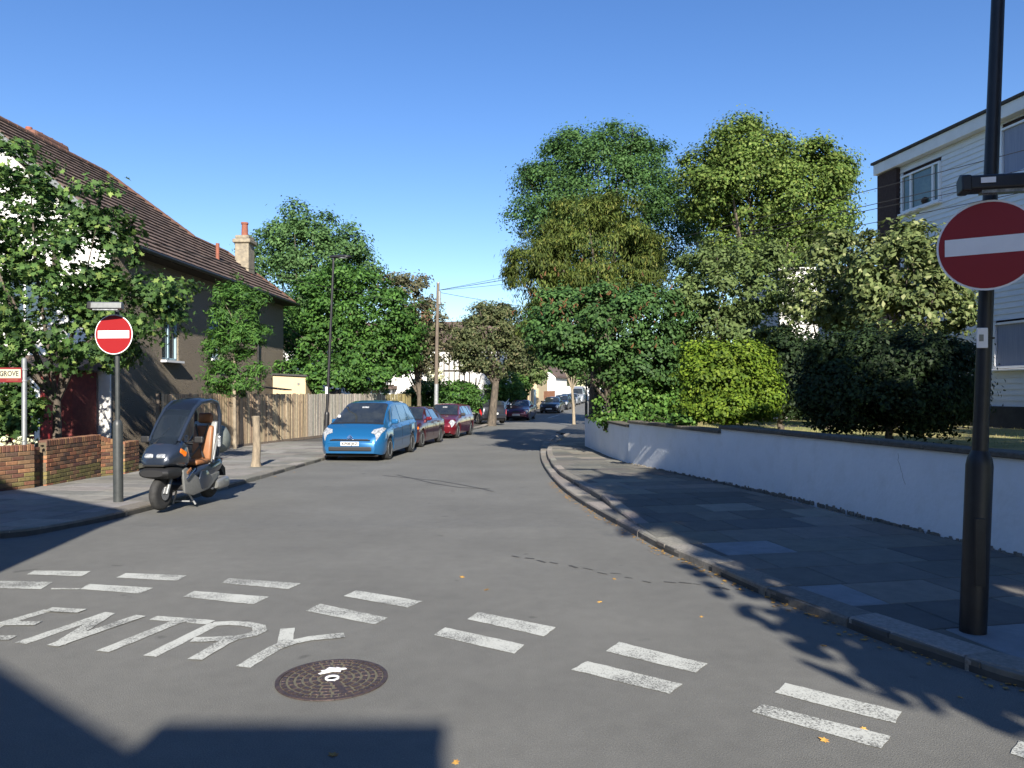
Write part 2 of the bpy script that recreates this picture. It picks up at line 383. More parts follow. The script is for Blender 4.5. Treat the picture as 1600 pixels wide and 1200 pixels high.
# ------------------------------------------------------------------ foliage
DIAMOND = np.array([(0, -.5), (.28, 0), (0, .5), (-.28, 0)])
ROUND = np.array([(0, -.5), (.34, -.15), (.3, .28), (0, .5), (-.3, .28), (-.34, -.15)])
OVAL = np.array([(0, -.5), (.3, -.1), (.16, .36), (-.16, .36), (-.3, -.1)])
NEEDLE = np.array([(0, -.5), (.13, 0), (0, .5), (-.13, 0)])
MAPLE = np.array([(0, -.5), (.12, -.26), (.42, -.3), (.3, -.08), (.5, .16), (.22, .12), (.0, .5), (-.22, .12), (-.5, .16), (-.3, -.08), (-.42, -.3), (-.12, -.26)])
def leaf_cloud(centers, normals, sizes, shape, updir=None, droop=.0):
    """numpy arrays -> vertices; each leaf one polygon, slightly folded"""
    n = len(centers); k = len(shape)
    nr = normals/np.linalg.norm(normals, axis=1, keepdims=True)
    ref = RNG.normal(size=(n, 3)) if updir is None else updir+RNG.normal(size=(n, 3))*.35
    u = np.cross(nr, ref); u /= np.linalg.norm(u, axis=1, keepdims=True)+1e-9; v = np.cross(nr, u)
    if updir is not None: v *= np.sign((v*ref).sum(1))[:, None]+1e-9
    s = sizes[:, None, None]
    fold = (np.abs(shape[:, 0])*.35)[None, :, None]
    P = centers[:, None, :]+s*(shape[None, :, 0, None]*u[:, None, :]+shape[None, :, 1, None]*v[:, None, :]+fold*nr[:, None, :])
    return P.reshape(-1, 3)
def cloud_mesh(name, P, k, mat):
    n = len(P)//k; me = bpy.data.meshes.new(name)
    me.vertices.add(len(P)); me.vertices.foreach_set('co', P.astype(np.float32).ravel())
    me.loops.add(n*k); me.loops.foreach_set('vertex_index', np.arange(n*k, dtype=np.int32))
    me.polygons.add(n); me.polygons.foreach_set('loop_start', np.arange(0, n*k, k, dtype=np.int32)); me.polygons.foreach_set('loop_total', np.full(n, k, dtype=np.int32))
    me.update(calc_edges=True); me.materials.append(M[mat]); return me
def sample_blobs(blobs, n, clump=.35, per=26, shell=.2, floor=None, inner=.12, bough=.34):
    """leaf centres: clumps scattered over the shells of ellipsoids; returns centres and outward normals"""
    bl = np.array(blobs, float); wgt = (bl[:, 3]*bl[:, 4]+bl[:, 3]*bl[:, 5]+bl[:, 4]*bl[:, 5]); wgt /= wgt.sum()
    nc = max(8, n//per); bi = RNG.choice(len(bl), nc, p=wgt)
    d_ = RNG.normal(size=(nc, 3)); d_ /= np.linalg.norm(d_, axis=1, keepdims=True)
    r = 1-np.abs(RNG.normal(size=nc))*shell; r = np.where(RNG.random(nc) < inner, RNG.random(nc)**.5*.8, r)
    r *= 1+RNG.normal(size=nc)*.05
    for fq, am in ((3.0, .07), (6.5, .06), (12., .04)):     # uneven outline
        ph = RNG.random((len(bl), 3))*6.28; r *= 1+am*np.sin(fq*d_+ph[bi]).sum(1)
    st = RNG.random(nc) < .05; r = np.where(st, np.maximum(r, 1)*(1.05+.14*RNG.random(nc)), r)   # stray shoots
    cc = bl[bi, :3]+d_*bl[bi, 3:]*r[:, None]
    if bough:      # clumps gather on the upper, outer sides of boughs, with shaded hollows between them
        nb = np.maximum(7, (bl[:, 3:].min(1)*0+21)).astype(int); bc, br = [], []
        for j in range(len(bl)):
            dd = RNG.normal(size=(nb[j], 3)); dd /= np.linalg.norm(dd, axis=1, keepdims=True)
            bc.append(bl[j, :3]+dd*bl[j, 3:]*(.74+.2*RNG.random((nb[j], 1)))); br.append(bl[j, 3:].min()*bough*(.7+.7*RNG.random(nb[j])))
        bcs = np.concatenate(bc); brs = np.concatenate(br); start = np.concatenate([[0], np.cumsum(nb)[:-1]])
        pick = start[bi]+(RNG.random(nc)*nb[bi]).astype(int); use = RNG.random(nc) < .7
        e_ = RNG.normal(size=(nc, 3))+np.array([0, 0, .55])+(bcs[pick]-bl[bi, :3])/bl[bi, 3:].min(1)[:, None]*.9; e_ /= np.linalg.norm(e_, axis=1, keepdims=True)
        cb = bcs[pick]+e_*brs[pick][:, None]*np.array([1.15, 1.15, .8])
        cc = np.where(use[:, None], cb, cc); d_ = np.where(use[:, None], e_, d_)
    # drop clumps deep inside another blob
    keep = np.ones(nc, bool)
    for j in range(len(bl)):
        q = (((cc-bl[j, :3])/bl[j, 3:])**2).sum(1); keep &= ~((q < .45) & (bi != j) & (RNG.random(nc) < .8))
    cc, d_, bi = cc[keep], d_[keep], bi[keep]
    ci = RNG.integers(0, len(cc), n); sz = clump*(.6+.8*RNG.random(len(cc)))
    off = RNG.normal(size=(n, 3))*sz[ci][:, None]*np.array([.6, .6, .38])
    P = cc[ci]+off; N = d_[ci]*1.0+off/(clump+1e-9)*.35+np.array([0, 0, .45])+RNG.normal(size=(n, 3))*.45
    if floor is not None: k = P[:, 2] > floor; P, N = P[k], N[k]
    return P, N, cc
def foliage(name, parent, blobs, n, size, mat, shape=DIAMOND, clump=.35, per=26, shell=.2, updir=None, floor=None, inner=.12, origin=None, bough=.34):
    P, N, cc = sample_blobs(blobs, n, clump, per, shell, floor, inner, bough)
    if origin is not None: P = P-np.array(origin)
    V = leaf_cloud(P, N, size*(.6+.8*RNG.random(len(P))), shape, updir)
    o = link(name, cloud_mesh(name, V, len(shape), mat), parent); o['kind'] = 'stuff' if parent is not None else None
    return o, cc
def limbs(base, top_pts, r0, fork_h, mat, parent, name='trunk', n=7, lean=(0, 0)):
    """trunk with limbs reaching towards given points, all in local coordinates"""
    bm = bmesh.new(); b = Vector(base); f = b+Vector((lean[0], lean[1], fork_h))
    tube(bm, [b-Vector((0, 0, .1)), b+Vector((lean[0]*.1, lean[1]*.1, .08)), b.lerp(f, .5)+Vector((random.uniform(-.04, .04), 0, 0)), f], [r0*1.35, r0*1.1, r0*.9, r0*.75], n)
    for p in top_pts:
        p = Vector(p); m1 = f.lerp(p, .45)+Vector((random.uniform(-.25, .25), random.uniform(-.2, .2), random.uniform(.0, .3)))*min(1, (p-f).length*.25)
        tube(bm, [f-Vector((0, 0, .1)), f.lerp(m1, .5), m1, p], [r0*.5, r0*.42, r0*.27, r0*.06], 5)
    return mobj(name, bm, mat, parent, smooth=60)
def tree(name, loc, blobs, n, size, mat, label, cat='tree', trunk_r=.15, fork=1.5, bark='bark', shape=DIAMOND, clump=.35, per=26, shell=.2, group=None, updir=None, floor=None, nlimb=9, crown_name='crown', lean=(0, 0), inner=.12, bough=.34):
    """blobs are relative to loc"""
    e = empty(name, loc, label=label, cat=cat, group=group)
    o, cc = foliage(crown_name, e, blobs, n, size, mat, shape, clump, per, shell, updir, floor, inner, bough=bough)
    pts = [tuple(cc[i]) for i in RNG.choice(len(cc), min(nlimb, len(cc)), replace=False)]
    limbs((0, 0, 0), pts, trunk_r, fork, bark, e, lean=lean)
    return e

# ================================================================== GROUND, ROAD, PAVEMENTS
def gz(x, y): return zg(y)
ys = [-400, -60, -20, 0, 4, 7, 9, 11.5, 14, 17.5, 21, 26, 32, 40, 50, 58, 67, 85, 105, 125, 150, 400, 2500]
bm = bmesh.new(); rows = []
for y in ys:
    rows.append([bm.verts.new((x, y, zg(y)-.06)) for x in (-2500, -300, -60, -12, 0, 12, 60, 300, 2500)])
for a, b in zip(rows, rows[1:]):
    for i in range(8): bm.faces.new((a[i], a[i+1], b[i+1], b[i]))
mobj('ground', bm, 'soil', kind='structure')

KH = .09
def PX(lst, h=0): return [G(px, py, h).xy for px, py in lst]
# kerb lines, near to far (top outer edge)
LK = [Vector(p) for p in [(-24, 18.5), (-15, 12.0), (-10.2, 9.4), (-7.6, 8.9)]] + PX([(0, 833), (110, 816), (220, 792), (300, 771), (390, 747), (498, 716)], KH) + \
     [Vector(p) for p in [(-5.15, 24.5), (-4.85, 27.5), (-4.3, 32), (-3.85, 35.3), (-3.1, 37.6), (-2.0, 39.6), (-1.5, 43.5), (-.9, 50), (-.05, 57), (2.1, 66), (3.7, 75), (5.3, 84), (7.0, 95), (8.2, 104), (8.8, 108)]]
RK = [Vector(p) for p in [(12.5, -4.6), (9.0, -1.6), (5.6, 1.4), (4.2, 3.0)]] + PX([(1600, 1058), (1500, 1025), (1377, 986), (1290, 951), (1185, 915), (1080, 866), (1045, 855), (1000, 831), (959, 809), (914, 784), (885.6, 765.6), (865, 747), (848, 724), (843.5, 707), (846, 693), (858, 682), (875, 674), (892, 664.5)], .075) + \
     [Vector(p) for p in [(4.3, 46), (5.6, 55), (7.3, 65), (9.2, 76), (11.4, 88), (13.6, 98), (16.5, 106), (21, 110)]]
LK = smooth_line(LK, 2); RK = smooth_line(RK, 2)
# the cross street the camera stands in, and the road going away
bm = bmesh.new()
def road_rows():
    out = []
    for y in [9.6, 10.3, 11.2, 12.5, 14, 16, 18, 21, 24, 28, 32, 36, 39.6, 44, 50, 57, 66, 75, 84, 95, 104, 108]:
        out.append((x_at([p for p in LK if p[1] > 9.3 or p[0] > -7], y)-.25, x_at(RK, y)+.6, y))
    return out
rr = road_rows(); left = [(a, y) for a, b, y in rr]; right = [(b, y) for a, b, y in rr]
near = [(-24, 18.2), (-15, 11.7), (-10.2, 9.1), (-7.6, 8.6), left[0]]
bmr = bmesh.new()
base = [(-24, 18.2), (-24, -9.0), (-3, -9.5), (13, -9.5), (13.5, -4.4), (9.2, -1.3), (6.2, 1.4), (4.9, 3.0), (3.5, 4.6), (2.9, 6.9), (2.2, 9.0), right[0], left[0], (-7.4, 8.6), (-10.2, 9.1), (-15, 11.7)]
v = [bmr.verts.new((x, y, 0)) for x, y in base]
bmr.faces.new(v)
L_ = [v[12]]; R_ = [v[11]]
for a, b, y in rr[1:]:
    L_.append(bmr.verts.new((a, y, zg(y)))); R_.append(bmr.verts.new((b, y, zg(y))))
for i in range(len(L_)-1): bmr.faces.new((L_[i], R_[i], R_[i+1], L_[i+1]))
e0 = [bmr.verts.new(p) for p in ((-30, 108, zg(108)), (-30, 117, zg(117)), (40, 117, zg(117)), (40, 108, zg(108)))]
bmr.faces.new((e0[0], L_[-1], R_[-1], e0[3], e0[2], e0[1]))
bmesh.ops.triangulate(bmr, faces=bmr.faces)
road = mobj('road', bmr, 'asphalt', kind='structure')

# ---- markings (children of the road, 4 mm sheets)
def rough_poly(bm, pts, z=.004, step=.05, a=.004):
    q = []
    for i in range(len(pts)):
        p, n_ = Vector(pts[i-1]), Vector(pts[i]); k = max(1, int((n_-p).length/step))
        for j in range(k): t = p.lerp(n_, j/k); q.append((t.x+random.uniform(-a, a), t.y+random.uniform(-a, a)))
    f = bm.faces.new([bm.verts.new((x, y, zg(y)+z)) for x, y in q]); return bm
UP = [[(54, 892), (142, 893), (128, 901), (42, 898)], [(196, 896), (292, 899.6), (276, 908), (182, 903)], [(358, 904), (471, 912), (450, 921), (346, 911.6)],
      [(557, 923), (660, 940), (637, 950), (536, 932)], [(748, 957), (868, 981), (850, 995), (730, 968)], [(968, 1004), (1106, 1038), (1087.6, 1052), (946, 1018)],
      [(1227, 1068), (1409.6, 1113), (1398.5, 1131), (1210, 1083)]]
DN = [[(-10, 908), (82, 910), (64, 921), (-30, 919)], [(140, 913), (239, 919), (218, 928), (125, 921)], [(304, 924), (420, 933), (396, 945), (286, 933)],
      [(500, 944), (606, 966), (586, 976.5), (478, 955)], [(695, 981), (820, 1008), (803, 1022), (678, 993)], [(917, 1033.5), (1066, 1070), (1045.5, 1085), (893, 1047)],
      [(1190.6, 1101), (1391, 1151), (1377, 1171), (1174, 1113)], [(1592, 1158), (1800, 1225), (1795, 1252), (1578, 1178)]]
for q in UP+DN:
    mobj('give_way_dash', rough_poly(bmesh.new(), [G(*p).xy for p in q]), 'road_paint', road)
mobj('worn_line', rough_poly(bmesh.new(), [G(*p).xy for p in [(80, 919.5), (126, 919.5), (122, 921.3), (80, 921.3)]]), 'road_paint', road)
def ribbon(bm, pts, wdt, z=.004):
    P = [G(*p).xy for p in pts]; Lr, Rr = [], []
    for i, p in enumerate(P):
        t = (P[min(i+1, len(P)-1)]-P[max(i-1, 0)]).normalized(); nrm = Vector((-t.y, t.x)); ww = (wdt[i] if hasattr(wdt, '__len__') else wdt)/2
        Lr.append(p+nrm*ww); Rr.append(p-nrm*ww)
    rough_poly(bm, [tuple(p) for p in Lr+Rr[::-1]], z, .06, .004)
letters = {'E': [[(76, 954), (0, 976), (-45, 999)], [(-45, 998.5), (20, 997.5)], [(2, 975), (60, 975)], [(74, 953.5), (128, 956)]],
 'N': [[(172, 958), (32, 1006)], [(168, 960), (90, 1009)], [(220, 963), (82, 1010.5)]],
 'T': [[(240, 966), (330, 973)], [(282, 970), (160, 1019)]],
 'R': [[(336, 975), (234, 1026)], [(332, 976), (360, 974.5), (384, 975.6), (404, 980), (407, 986), (396, 992), (368, 997.5), (330, 1000), (300, 1000.5)], [(368, 997), (348, 1006), (304, 1032)]],
 'Y': [[(448, 1005), (424, 1016), (380, 1043)], [(449, 983), (445, 1008)], [(436, 1012), (456, 1004.5), (484, 999), (538, 993.5)]]}
for ch, st in letters.items():
    bm = bmesh.new()
    for i, q in enumerate(st): ribbon(bm, q, .1, .004+.0015*i)
    mobj('painted_letter', bm, 'road_paint', road)
# repair seams and tar marks
for i in range(26):
    px, py = random.uniform(600, 760), random.uniform(742, 764)
for pts in ([(598, 743), (640, 747), (690, 752), (745, 762), (770, 768)], [(620, 742), (680, 756), (720, 762), (765, 764)]):
    bm = bmesh.new(); ribbon(bm, pts, .05); mobj('tar_seam', bm, 'tar', road)
px = 800
while px < 1180:
    py = 868+(px-800)*.19+random.uniform(-2, 2)-(max(0, px-1000)*.1)
    bm = bmesh.new(); ribbon(bm, [(px, py), (px+random.uniform(8, 20), py+random.uniform(1, 4))], random.uniform(.012, .035)); mobj('tar_mark', bm, 'tar', road)
    px += random.uniform(18, 34)
# far painted line by the driveway opposite
bm = bmesh.new(); P = [Vector((3.4, 52.5)), Vector((4.7, 60.5))]
f = bm.faces.new([bm.verts.new((x, y, zg(y)+.004)) for x, y in ((2.6, 57), (2.75, 57), (4.0, 63), (3.85, 63))]); mobj('bay_line', bm, 'road_paint', road)

# ---- manhole cover
mc = G(519, 1062)
mh = empty('manhole_cover', (mc.x, mc.y, .004), rz=.5, label='round iron manhole cover with concentric ribs beside the painted Y', cat='manhole cover')
mobj('rim', LA([(.325, 0), (.325, .006), (.30, .008), (.30, .002)], n=48), 'manhole_iron', mh)
mobj('cover_plate', LA([(.298, 0), (.298, .0025), (.001, .0025)], n=48), 'manhole_fill', mh)
for ri, (r0, r1, ns) in enumerate([(.265, .292, 44), (.222, .25, 24), (.178, .206, 20), (.134, .162, 14), (.09, .118, 10), (.05, .072, 8)]):
    bm = bmesh.new()
    for k in range(ns):
        a0 = 2*math.pi*(k+.1+random.uniform(0, .06))/ns; a1 = 2*math.pi*(k+.86)/ns; q = []
        for t in (0, .33, .66, 1): a = a0+(a1-a0)*t; q.append((r1*math.cos(a), r1*math.sin(a)))
        for t in (1, .66, .33, 0): a = a0+(a1-a0)*t; q.append((r0*math.cos(a), r0*math.sin(a)))
        prism(bm, q, .006, 'z', .0055)
    mobj('raised_rib', bm, 'manhole_iron', mh)
mobj('centre_ring', LA([(.042, .0026), (.042, .010), (.03, .010), (.03, .0026)], n=20), 'sign_white', mh)
bm = B((0, -.17, .006), (.035, .2, .006)); mobj('key_bar', bm, 'manhole_iron', mh)
bm = bmesh.new(); rp = [(.09*math.cos(a)*(1+random.uniform(-.4, .3)), .045*math.sin(a)*(1+random.uniform(-.5, .3))) for a in np.linspace(0, 6.28, 17)[:-1]]
prism(bm, rp, .002, 'z', .0102); o = mobj('paint_splash', bm, 'sign_white', mh); o.location = (.03, .115, 0)

# ---- pavements
def hl(x, y): return zg(y)+KH
def hr(x, y): return zg(y)+.075+.085*min(1, max(0, (y-8.6)/3.0))
LKd = [p for p in LK]
fence_line = [Vector(p) for p in [(-9.75, 23.0), (-9.42, 25.0), (-7.9, 31.7), (-6.45, 37.5), (-5.5, 42.0)]]
w0, w1 = G(0, 766, KH).xy, G(183, 741, KH).xy
wall_back = [w0+(w0-w1)*2.2, w0, w1, Vector((-8.6, 18.5)), Vector((-9.4, 21.5))]+fence_line+[Vector((-4.6, 48)), Vector((-3.5, 56)), Vector((-1.5, 66)), Vector((.5, 76)), Vector((2.3, 86)), Vector((5, 104)), Vector((6, 108))]
lp = [p for p in LK if p.x > -24.5]; poly = [tuple(p) for p in lp]+[tuple(p) for p in wall_back[::-1]]
lpav = mobj('pavement', poly_sheet(poly, lambda x, y: hl(x, y)-.03, lambda x, y: zg(y)-.05), 'tar', kind='structure')
pave_l = poly
# right pavement between kerb / step and wall
WL = [Vector(p) for p in [(2.05, 24.2)]]; 
b0 = G(917, 698, .16).xy; b1 = G(983, 724, .16).xy; b2 = G(1300, 800, .12).xy; b3 = G(1500, 843, .09).xy; b4 = b3+(b3-b1).normalized()*9
right_back = [Vector((15.5, -4.0)), b4, b3, b2, b1, b0, Vector((2.55, 26)), Vector((4.0, 34)), Vector((5.6, 44)), Vector((7.9, 55)), Vector((10.2, 66)), Vector((14.5, 86)), Vector((17.5, 99)), Vector((22, 106))]
STEP = [G(px, py, .16).xy for px, py in [(1024, 829), (1017, 824), (989, 807), (957, 786), (932.6, 769), (900, 752), (876, 737.5), (863, 725), (855, 710), (853.8, 703), (858, 694), (870, 685), (886, 676)]]
rk_lo = [p for p in RK if p.y < STEP[0].y-.05]; rk_hi = [p for p in RK if p.y > STEP[-1].y+.3]
inner = rk_lo+STEP+rk_hi
poly = [tuple(p) for p in inner]+[tuple(p) for p in right_back[::-1]]
rpav = mobj('pavement', poly_sheet(poly, lambda x, y: hr(x, y)-.035, lambda x, y: zg(y)-.05), 'tar', kind='structure')
pave_r = poly
# low ledge between kerb and step
lo = [p for p in RK if STEP[0].y-.3 < p.y < STEP[-1].y+.5]
ledge = [tuple(p) for p in lo]+[tuple(p) for p in STEP[::-1]]
mobj('pavement_ledge', poly_sheet(ledge, lambda x, y: zg(y)+.062, lambda x, y: zg(y)-.05), 'grime', kind='structure')
# slabs
def lay(poly, parent, zf, u, org, rows, cols, rw, cl, palette, ymax, ymin, skipf=None, special=()):
    v = Vector((-u.y, u.x)); k = 0
    for i in range(rows):
        off = random.random()*cl; r0 = i*rw
        j = 0; c0 = -off
        while j < cols:
            ln = cl*random.choice((.75, 1, 1, 1.25)); o_ = org+u*r0
            q = [o_+v*c0, o_+v*(c0+ln), o_+u*rw+v*(c0+ln), o_+u*rw+v*c0]
            c0 += ln; j += 1
            q = [tuple(p) for p in q]
            cy = sum(p[1] for p in q)/4
            if cy > ymax or cy < ymin: continue
            if area(q) < 0: q = q[::-1]
            r_ = clip(poly, q)
            if len(r_) < 3: continue
            cx = sum(p[0] for p in q)/4; cc = jit(random.choice(palette), .12)
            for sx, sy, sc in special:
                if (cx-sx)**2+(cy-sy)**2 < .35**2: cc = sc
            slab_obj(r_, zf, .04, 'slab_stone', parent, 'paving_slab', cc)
uw = (b1-b3).normalized()
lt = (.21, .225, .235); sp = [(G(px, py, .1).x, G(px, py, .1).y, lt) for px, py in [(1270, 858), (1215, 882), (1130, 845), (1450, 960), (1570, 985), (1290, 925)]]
inn2 = [tuple(p) for p in pave_r]
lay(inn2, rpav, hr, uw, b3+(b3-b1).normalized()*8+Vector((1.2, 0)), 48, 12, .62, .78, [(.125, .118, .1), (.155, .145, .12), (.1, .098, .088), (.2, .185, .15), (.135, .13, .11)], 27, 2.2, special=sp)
ul = (w1-w0).normalized()
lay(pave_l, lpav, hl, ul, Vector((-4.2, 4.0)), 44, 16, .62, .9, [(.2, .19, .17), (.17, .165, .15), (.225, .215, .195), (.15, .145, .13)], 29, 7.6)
# kerb stones: each a part of its pavement
def kerbs(line, parent, top, width, ymin, ymax, step, side, drop=.14, cols=((.2, .18, .155), (.25, .23, .2), (.16, .15, .13))):
    P = resample(line, step)
    for a, b in zip(P, P[1:]):
        cy = (a.y+b.y)/2
        if not ymin < cy < ymax: continue
        t = (b-a).normalized(); n_ = Vector((-t.y, t.x))*side; j = random.uniform(-.006, .006); dz = random.uniform(-.004, .004)
        a1, b1_ = a+t*.008+n_*j, b-t*.008+n_*j; q = [a1, b1_, b1_+n_*width, a1+n_*width]
        bm = bmesh.new(); c = (a+b)/2
        tp = [bm.verts.new((p.x-c.x+(n_.x*.014 if i < 2 else 0), p.y-c.y+(n_.y*.014 if i < 2 else 0), top(p.x, p.y)+.004+dz)) for i, p in enumerate(q)]
        md = [bm.verts.new((p.x-c.x, p.y-c.y, top(p.x, p.y)-.012+dz)) for p in q]
        bt = [bm.verts.new((p.x-c.x, p.y-c.y, top(p.x, p.y)-drop)) for p in q]
        bm.faces.new(tp)
        for u_, v_ in ((tp, md), (md, bt)):
            for i in range(4): bm.faces.new((u_[i], v_[i], v_[(i+1) % 4], u_[(i+1) % 4]))
        o = mobj('kerb_stone', bm, 'kerb_granite', parent); o.location = (c.x, c.y, 0); o.color = (*jit(random.choice(cols), .12), 1)
LKk = [p for p in LK if -12 < p.x]
kerbs(LKk, lpav, hl, .28, 5, 52, .92, 1)
kerbs(rk_lo+[p for p in RK if STEP[0].y-.05 <= p.y], rpav, lambda x, y: zg(y)+.075, .26, 1.5, 44, .9, -1)
kerbs(STEP, rpav, lambda x, y: hr(x, y), .16, 5, 40, .85, -1, drop=.12)
# dead leaves in the gutter
leafm = bmesh.new(); prism(leafm, [(p[0]*.07, p[1]*.07) for p in MAPLE], .002, 'z', .006)
lm = bpy.data.meshes.new('dead_leaf'); leafm.to_mesh(lm); leafm.free(); lm.materials.append(M['dead_leaf'])
spots = [(1020, 846), (1060, 862), (1105, 866), (960, 905), (937, 941), (1096, 964), (1200, 903), (1320, 988), (1287, 1009), (1350, 1000), (1440, 1020), (1480, 1030), (1500, 1090), (1287, 1157), (1350, 1140), (1165, 912), (1230, 935), (1290, 955), (905, 775), (935, 795), (722, 902), (760, 922), (870, 760), (985, 830), (520, 1180), (712, 1192), (430, 745), (460, 738), (480, 730), (1075, 870), (1050, 858)]
for px, py in spots:
    p = G(px, py); o = tag(link('fallen_leaf', lm, None, p, (random.uniform(-.25, .25), random.uniform(-.25, .25), random.uniform(0, 6))), 'small dry yellow leaf lying on the asphalt', 'leaf', 'dry leaves scattered on the road'); s = random.uniform(.4, .8); o.scale = (s, s, s)
P = resample([p for p in RK if 4 < p.y < 16], .05)
bm = bmesh.new()
for i in range(420):
    p = random.choice(P)+Vector((random.gauss(-.06, .05), random.gauss(0, .05))); s = random.uniform(.008, .022); a = random.uniform(0, 6)
    bm.faces.new([bm.verts.new((p.x+s*math.cos(a+k), p.y+s*math.sin(a+k), zg(p.y)+.006+random.uniform(0, .006))) for k in (0, 1.3, 2.9, 4.4)])
mobj('leaf_litter', bm, 'dead_leaf', kind='stuff', label='fine dry leaf litter along the right kerb', cat='litter')

# ================================================================== RIGHT: white wall, lawn, flats
W = empty('garden_wall', (0, 0, 0), label='low white rendered garden wall with dark stone coping', cat='wall')
def wall_piece(a, b, th, z0f, top, nm, mat, par, side=1):
    t = (b-a).normalized(); n_ = Vector((t.y, -t.x))*side
    q = [a, b, b+n_*th, a+n_*th]; bm = bmesh.new()
    bt = [bm.verts.new((p.x, p.y, z0f(p.x, p.y))) for p in q]; tp = [bm.verts.new((p.x, p.y, top)) for p in q]
    bm.faces.new(bt); bm.faces.new(tp)
    for i in range(4): bm.faces.new((bt[i], bt[(i+1) % 4], tp[(i+1) % 4], tp[i]))
    return mobj(nm, bm, mat, par)
z00 = lambda x, y: zg(y)-.1
brk = b1.lerp(b3, .46)
def copings(a, b, z, n_, th=.06, wdt=.36, par=W):
    t = (b-a).normalized(); nn = Vector((t.y, -t.x)); L_ = (b-a).length
    for i in range(n_):
        c = a+t*(L_*(i+.5)/n_)+nn*(wdt/2-.055); o = mobj('coping_stone', B((0, 0, 0), (L_/n_-.006, wdt, th), bev=.012, seg=1), 'coping', par)
        o.location = (c.x, c.y, z+th/2); o.rotation_euler = (0, 0, math.atan2(t.y, t.x)); 
tw = Vector((uw.y, -uw.x))
wall_piece(b1+Vector((-.004, .01)), b0, .24, z00, .84, 'rendered_panel', 'white_wall', W); copings(b1, b0, .842, 5, par=W)
wall_piece(brk, b1, .24, z00, .945, 'rendered_panel', 'white_wall', W); copings(brk, b1, .947, 6)
wall_piece(b4, brk-uw*.004, .25, z00, 1.03, 'rendered_panel', 'white_wall', W); copings(b4, brk-uw*.004, 1.032, 20)
# dirt and weeds at the foot of the wall, hairline cracks in the render
nw = Vector((-uw.y, uw.x)); nw = nw if nw.x < 0 else -nw
bm = bmesh.new(); Lw = (b1-b4).length
for i in range(1300):
    p = b4+uw*random.uniform(0, Lw)+nw*random.uniform(.002, .035); zz = hr(p.x, p.y)-.035; s_ = random.uniform(.01, .035); hgt = .036+random.choice((.004, .006, .01, .014, .03))*random.uniform(.3, 1.2)
    box(bm, (p.x, p.y, zz+hgt/2), (s_, s_, hgt), rz(random.uniform(0, 3)))
mobj('wall_foot_dirt', bm, 'grime', W, kind='stuff')
for px_, z_, ln in ((1405, .95, .4),):
    t_ = 0; q = [];
    for yy in np.linspace(20, 6, 1400):
        p = b4+uw*((yy-b4.y)/uw.y)
        if abs(800+p.x/p.y*1200-px_) < 2: break
    z = z_; sft = 0; pts = []
    while z > z_-ln: pts.append((p.x+nw.x*.001+uw.x*sft, p.y+nw.y*.001+uw.y*sft, z)); z -= .04; sft += random.uniform(-.03, .03)
    mobj('render_crack', T(pts, .0022, 4), 'grime', W)
# end return of the wall, away from the road
e_ = b0+Vector((4.5, .6)); wall_piece(b0+uw*.003, b0+uw*.003+Vector((5, .9)), .24, z00, .84, 'end_return', 'white_wall', W, side=-1)
# raised lawn behind the wall
lawnp = [tuple(b4+tw*.2), tuple(brk+tw*.2), tuple(b1+tw*.22), tuple(b0+tw*.22), (8, 25.5), (40, 40), (45, 10), (20, -3)]
mobj('lawn', poly_sheet(lawnp, lambda x, y: .80, lambda x, y: -.2), 'lawn', kind='structure')
mobj('garden_path', poly_sheet([(6.7, 19.6), (25, 16.6), (25, 17.5), (6.6, 20.6)], lambda x, y: .804), 'tar', kind='structure')
bm = bmesh.new()
for i in range(5200):
    y = random.uniform(12, 24); x = random.uniform(4.5, 13)
    if x < 2.9+(17.1-y)*.28+.3: continue
    a = random.uniform(0, 6.28); h = random.uniform(.02, .07); wv = .006
    bm.faces.new([bm.verts.new((x-wv*math.cos(a), y-wv*math.sin(a), .80)), bm.verts.new((x+wv*math.cos(a), y+wv*math.sin(a), .80)), bm.verts.new((x+random.uniform(-.02, .02), y+random.uniform(-.02, .02), .80+h))])
mobj('grass', bm, 'lawn', kind='stuff', label='dry yellow green grass blades on the raised lawn', cat='grass')

# ---- block of flats. Local frame: X along the facade (away from camera), Y out of it towards the street, Z up
fo = Vector((12.2, 18.3)); fd = Vector((-.16, 1)).normalized(); SEND = 5.57; SBEG = -14.0
flats = empty('block_of_flats', (fo.x, fo.y, 0), math.atan2(fd.y, fd.x), label='three storey block of flats with white weatherboarding and flat roof', cat='building')
FB = .2; HT = 8.78
def fbox(nm, s0, s1, y0, y1, z0, z1, mat, bev=0, par=flats):
    return mobj(nm, B(((s0+s1)/2, (y0+y1)/2, (z0+z1)/2), (s1-s0, y1-y0, z1-z0), bev=bev, seg=1), mat, par)
fbox('core_wall', SBEG, SEND-.9, -9, -.16, .7, 8.5, 'dark_brick'); fbox('brick_pier', SEND-.9, SEND, -9, 0, .7, 8.38, 'dark_brick')
fbox('plinth', SBEG, SEND-.9, -.15, -.03, .7, 1.33, 'dark_plinth')
fbox('fascia', SBEG, SEND+.06, -9, .1, 8.4, 8.72, 'board_fascia', .01); fbox('roof_edge', SBEG, SEND+.12, -9.1, .16, 8.724, 8.80, 'dark_plinth', .01)
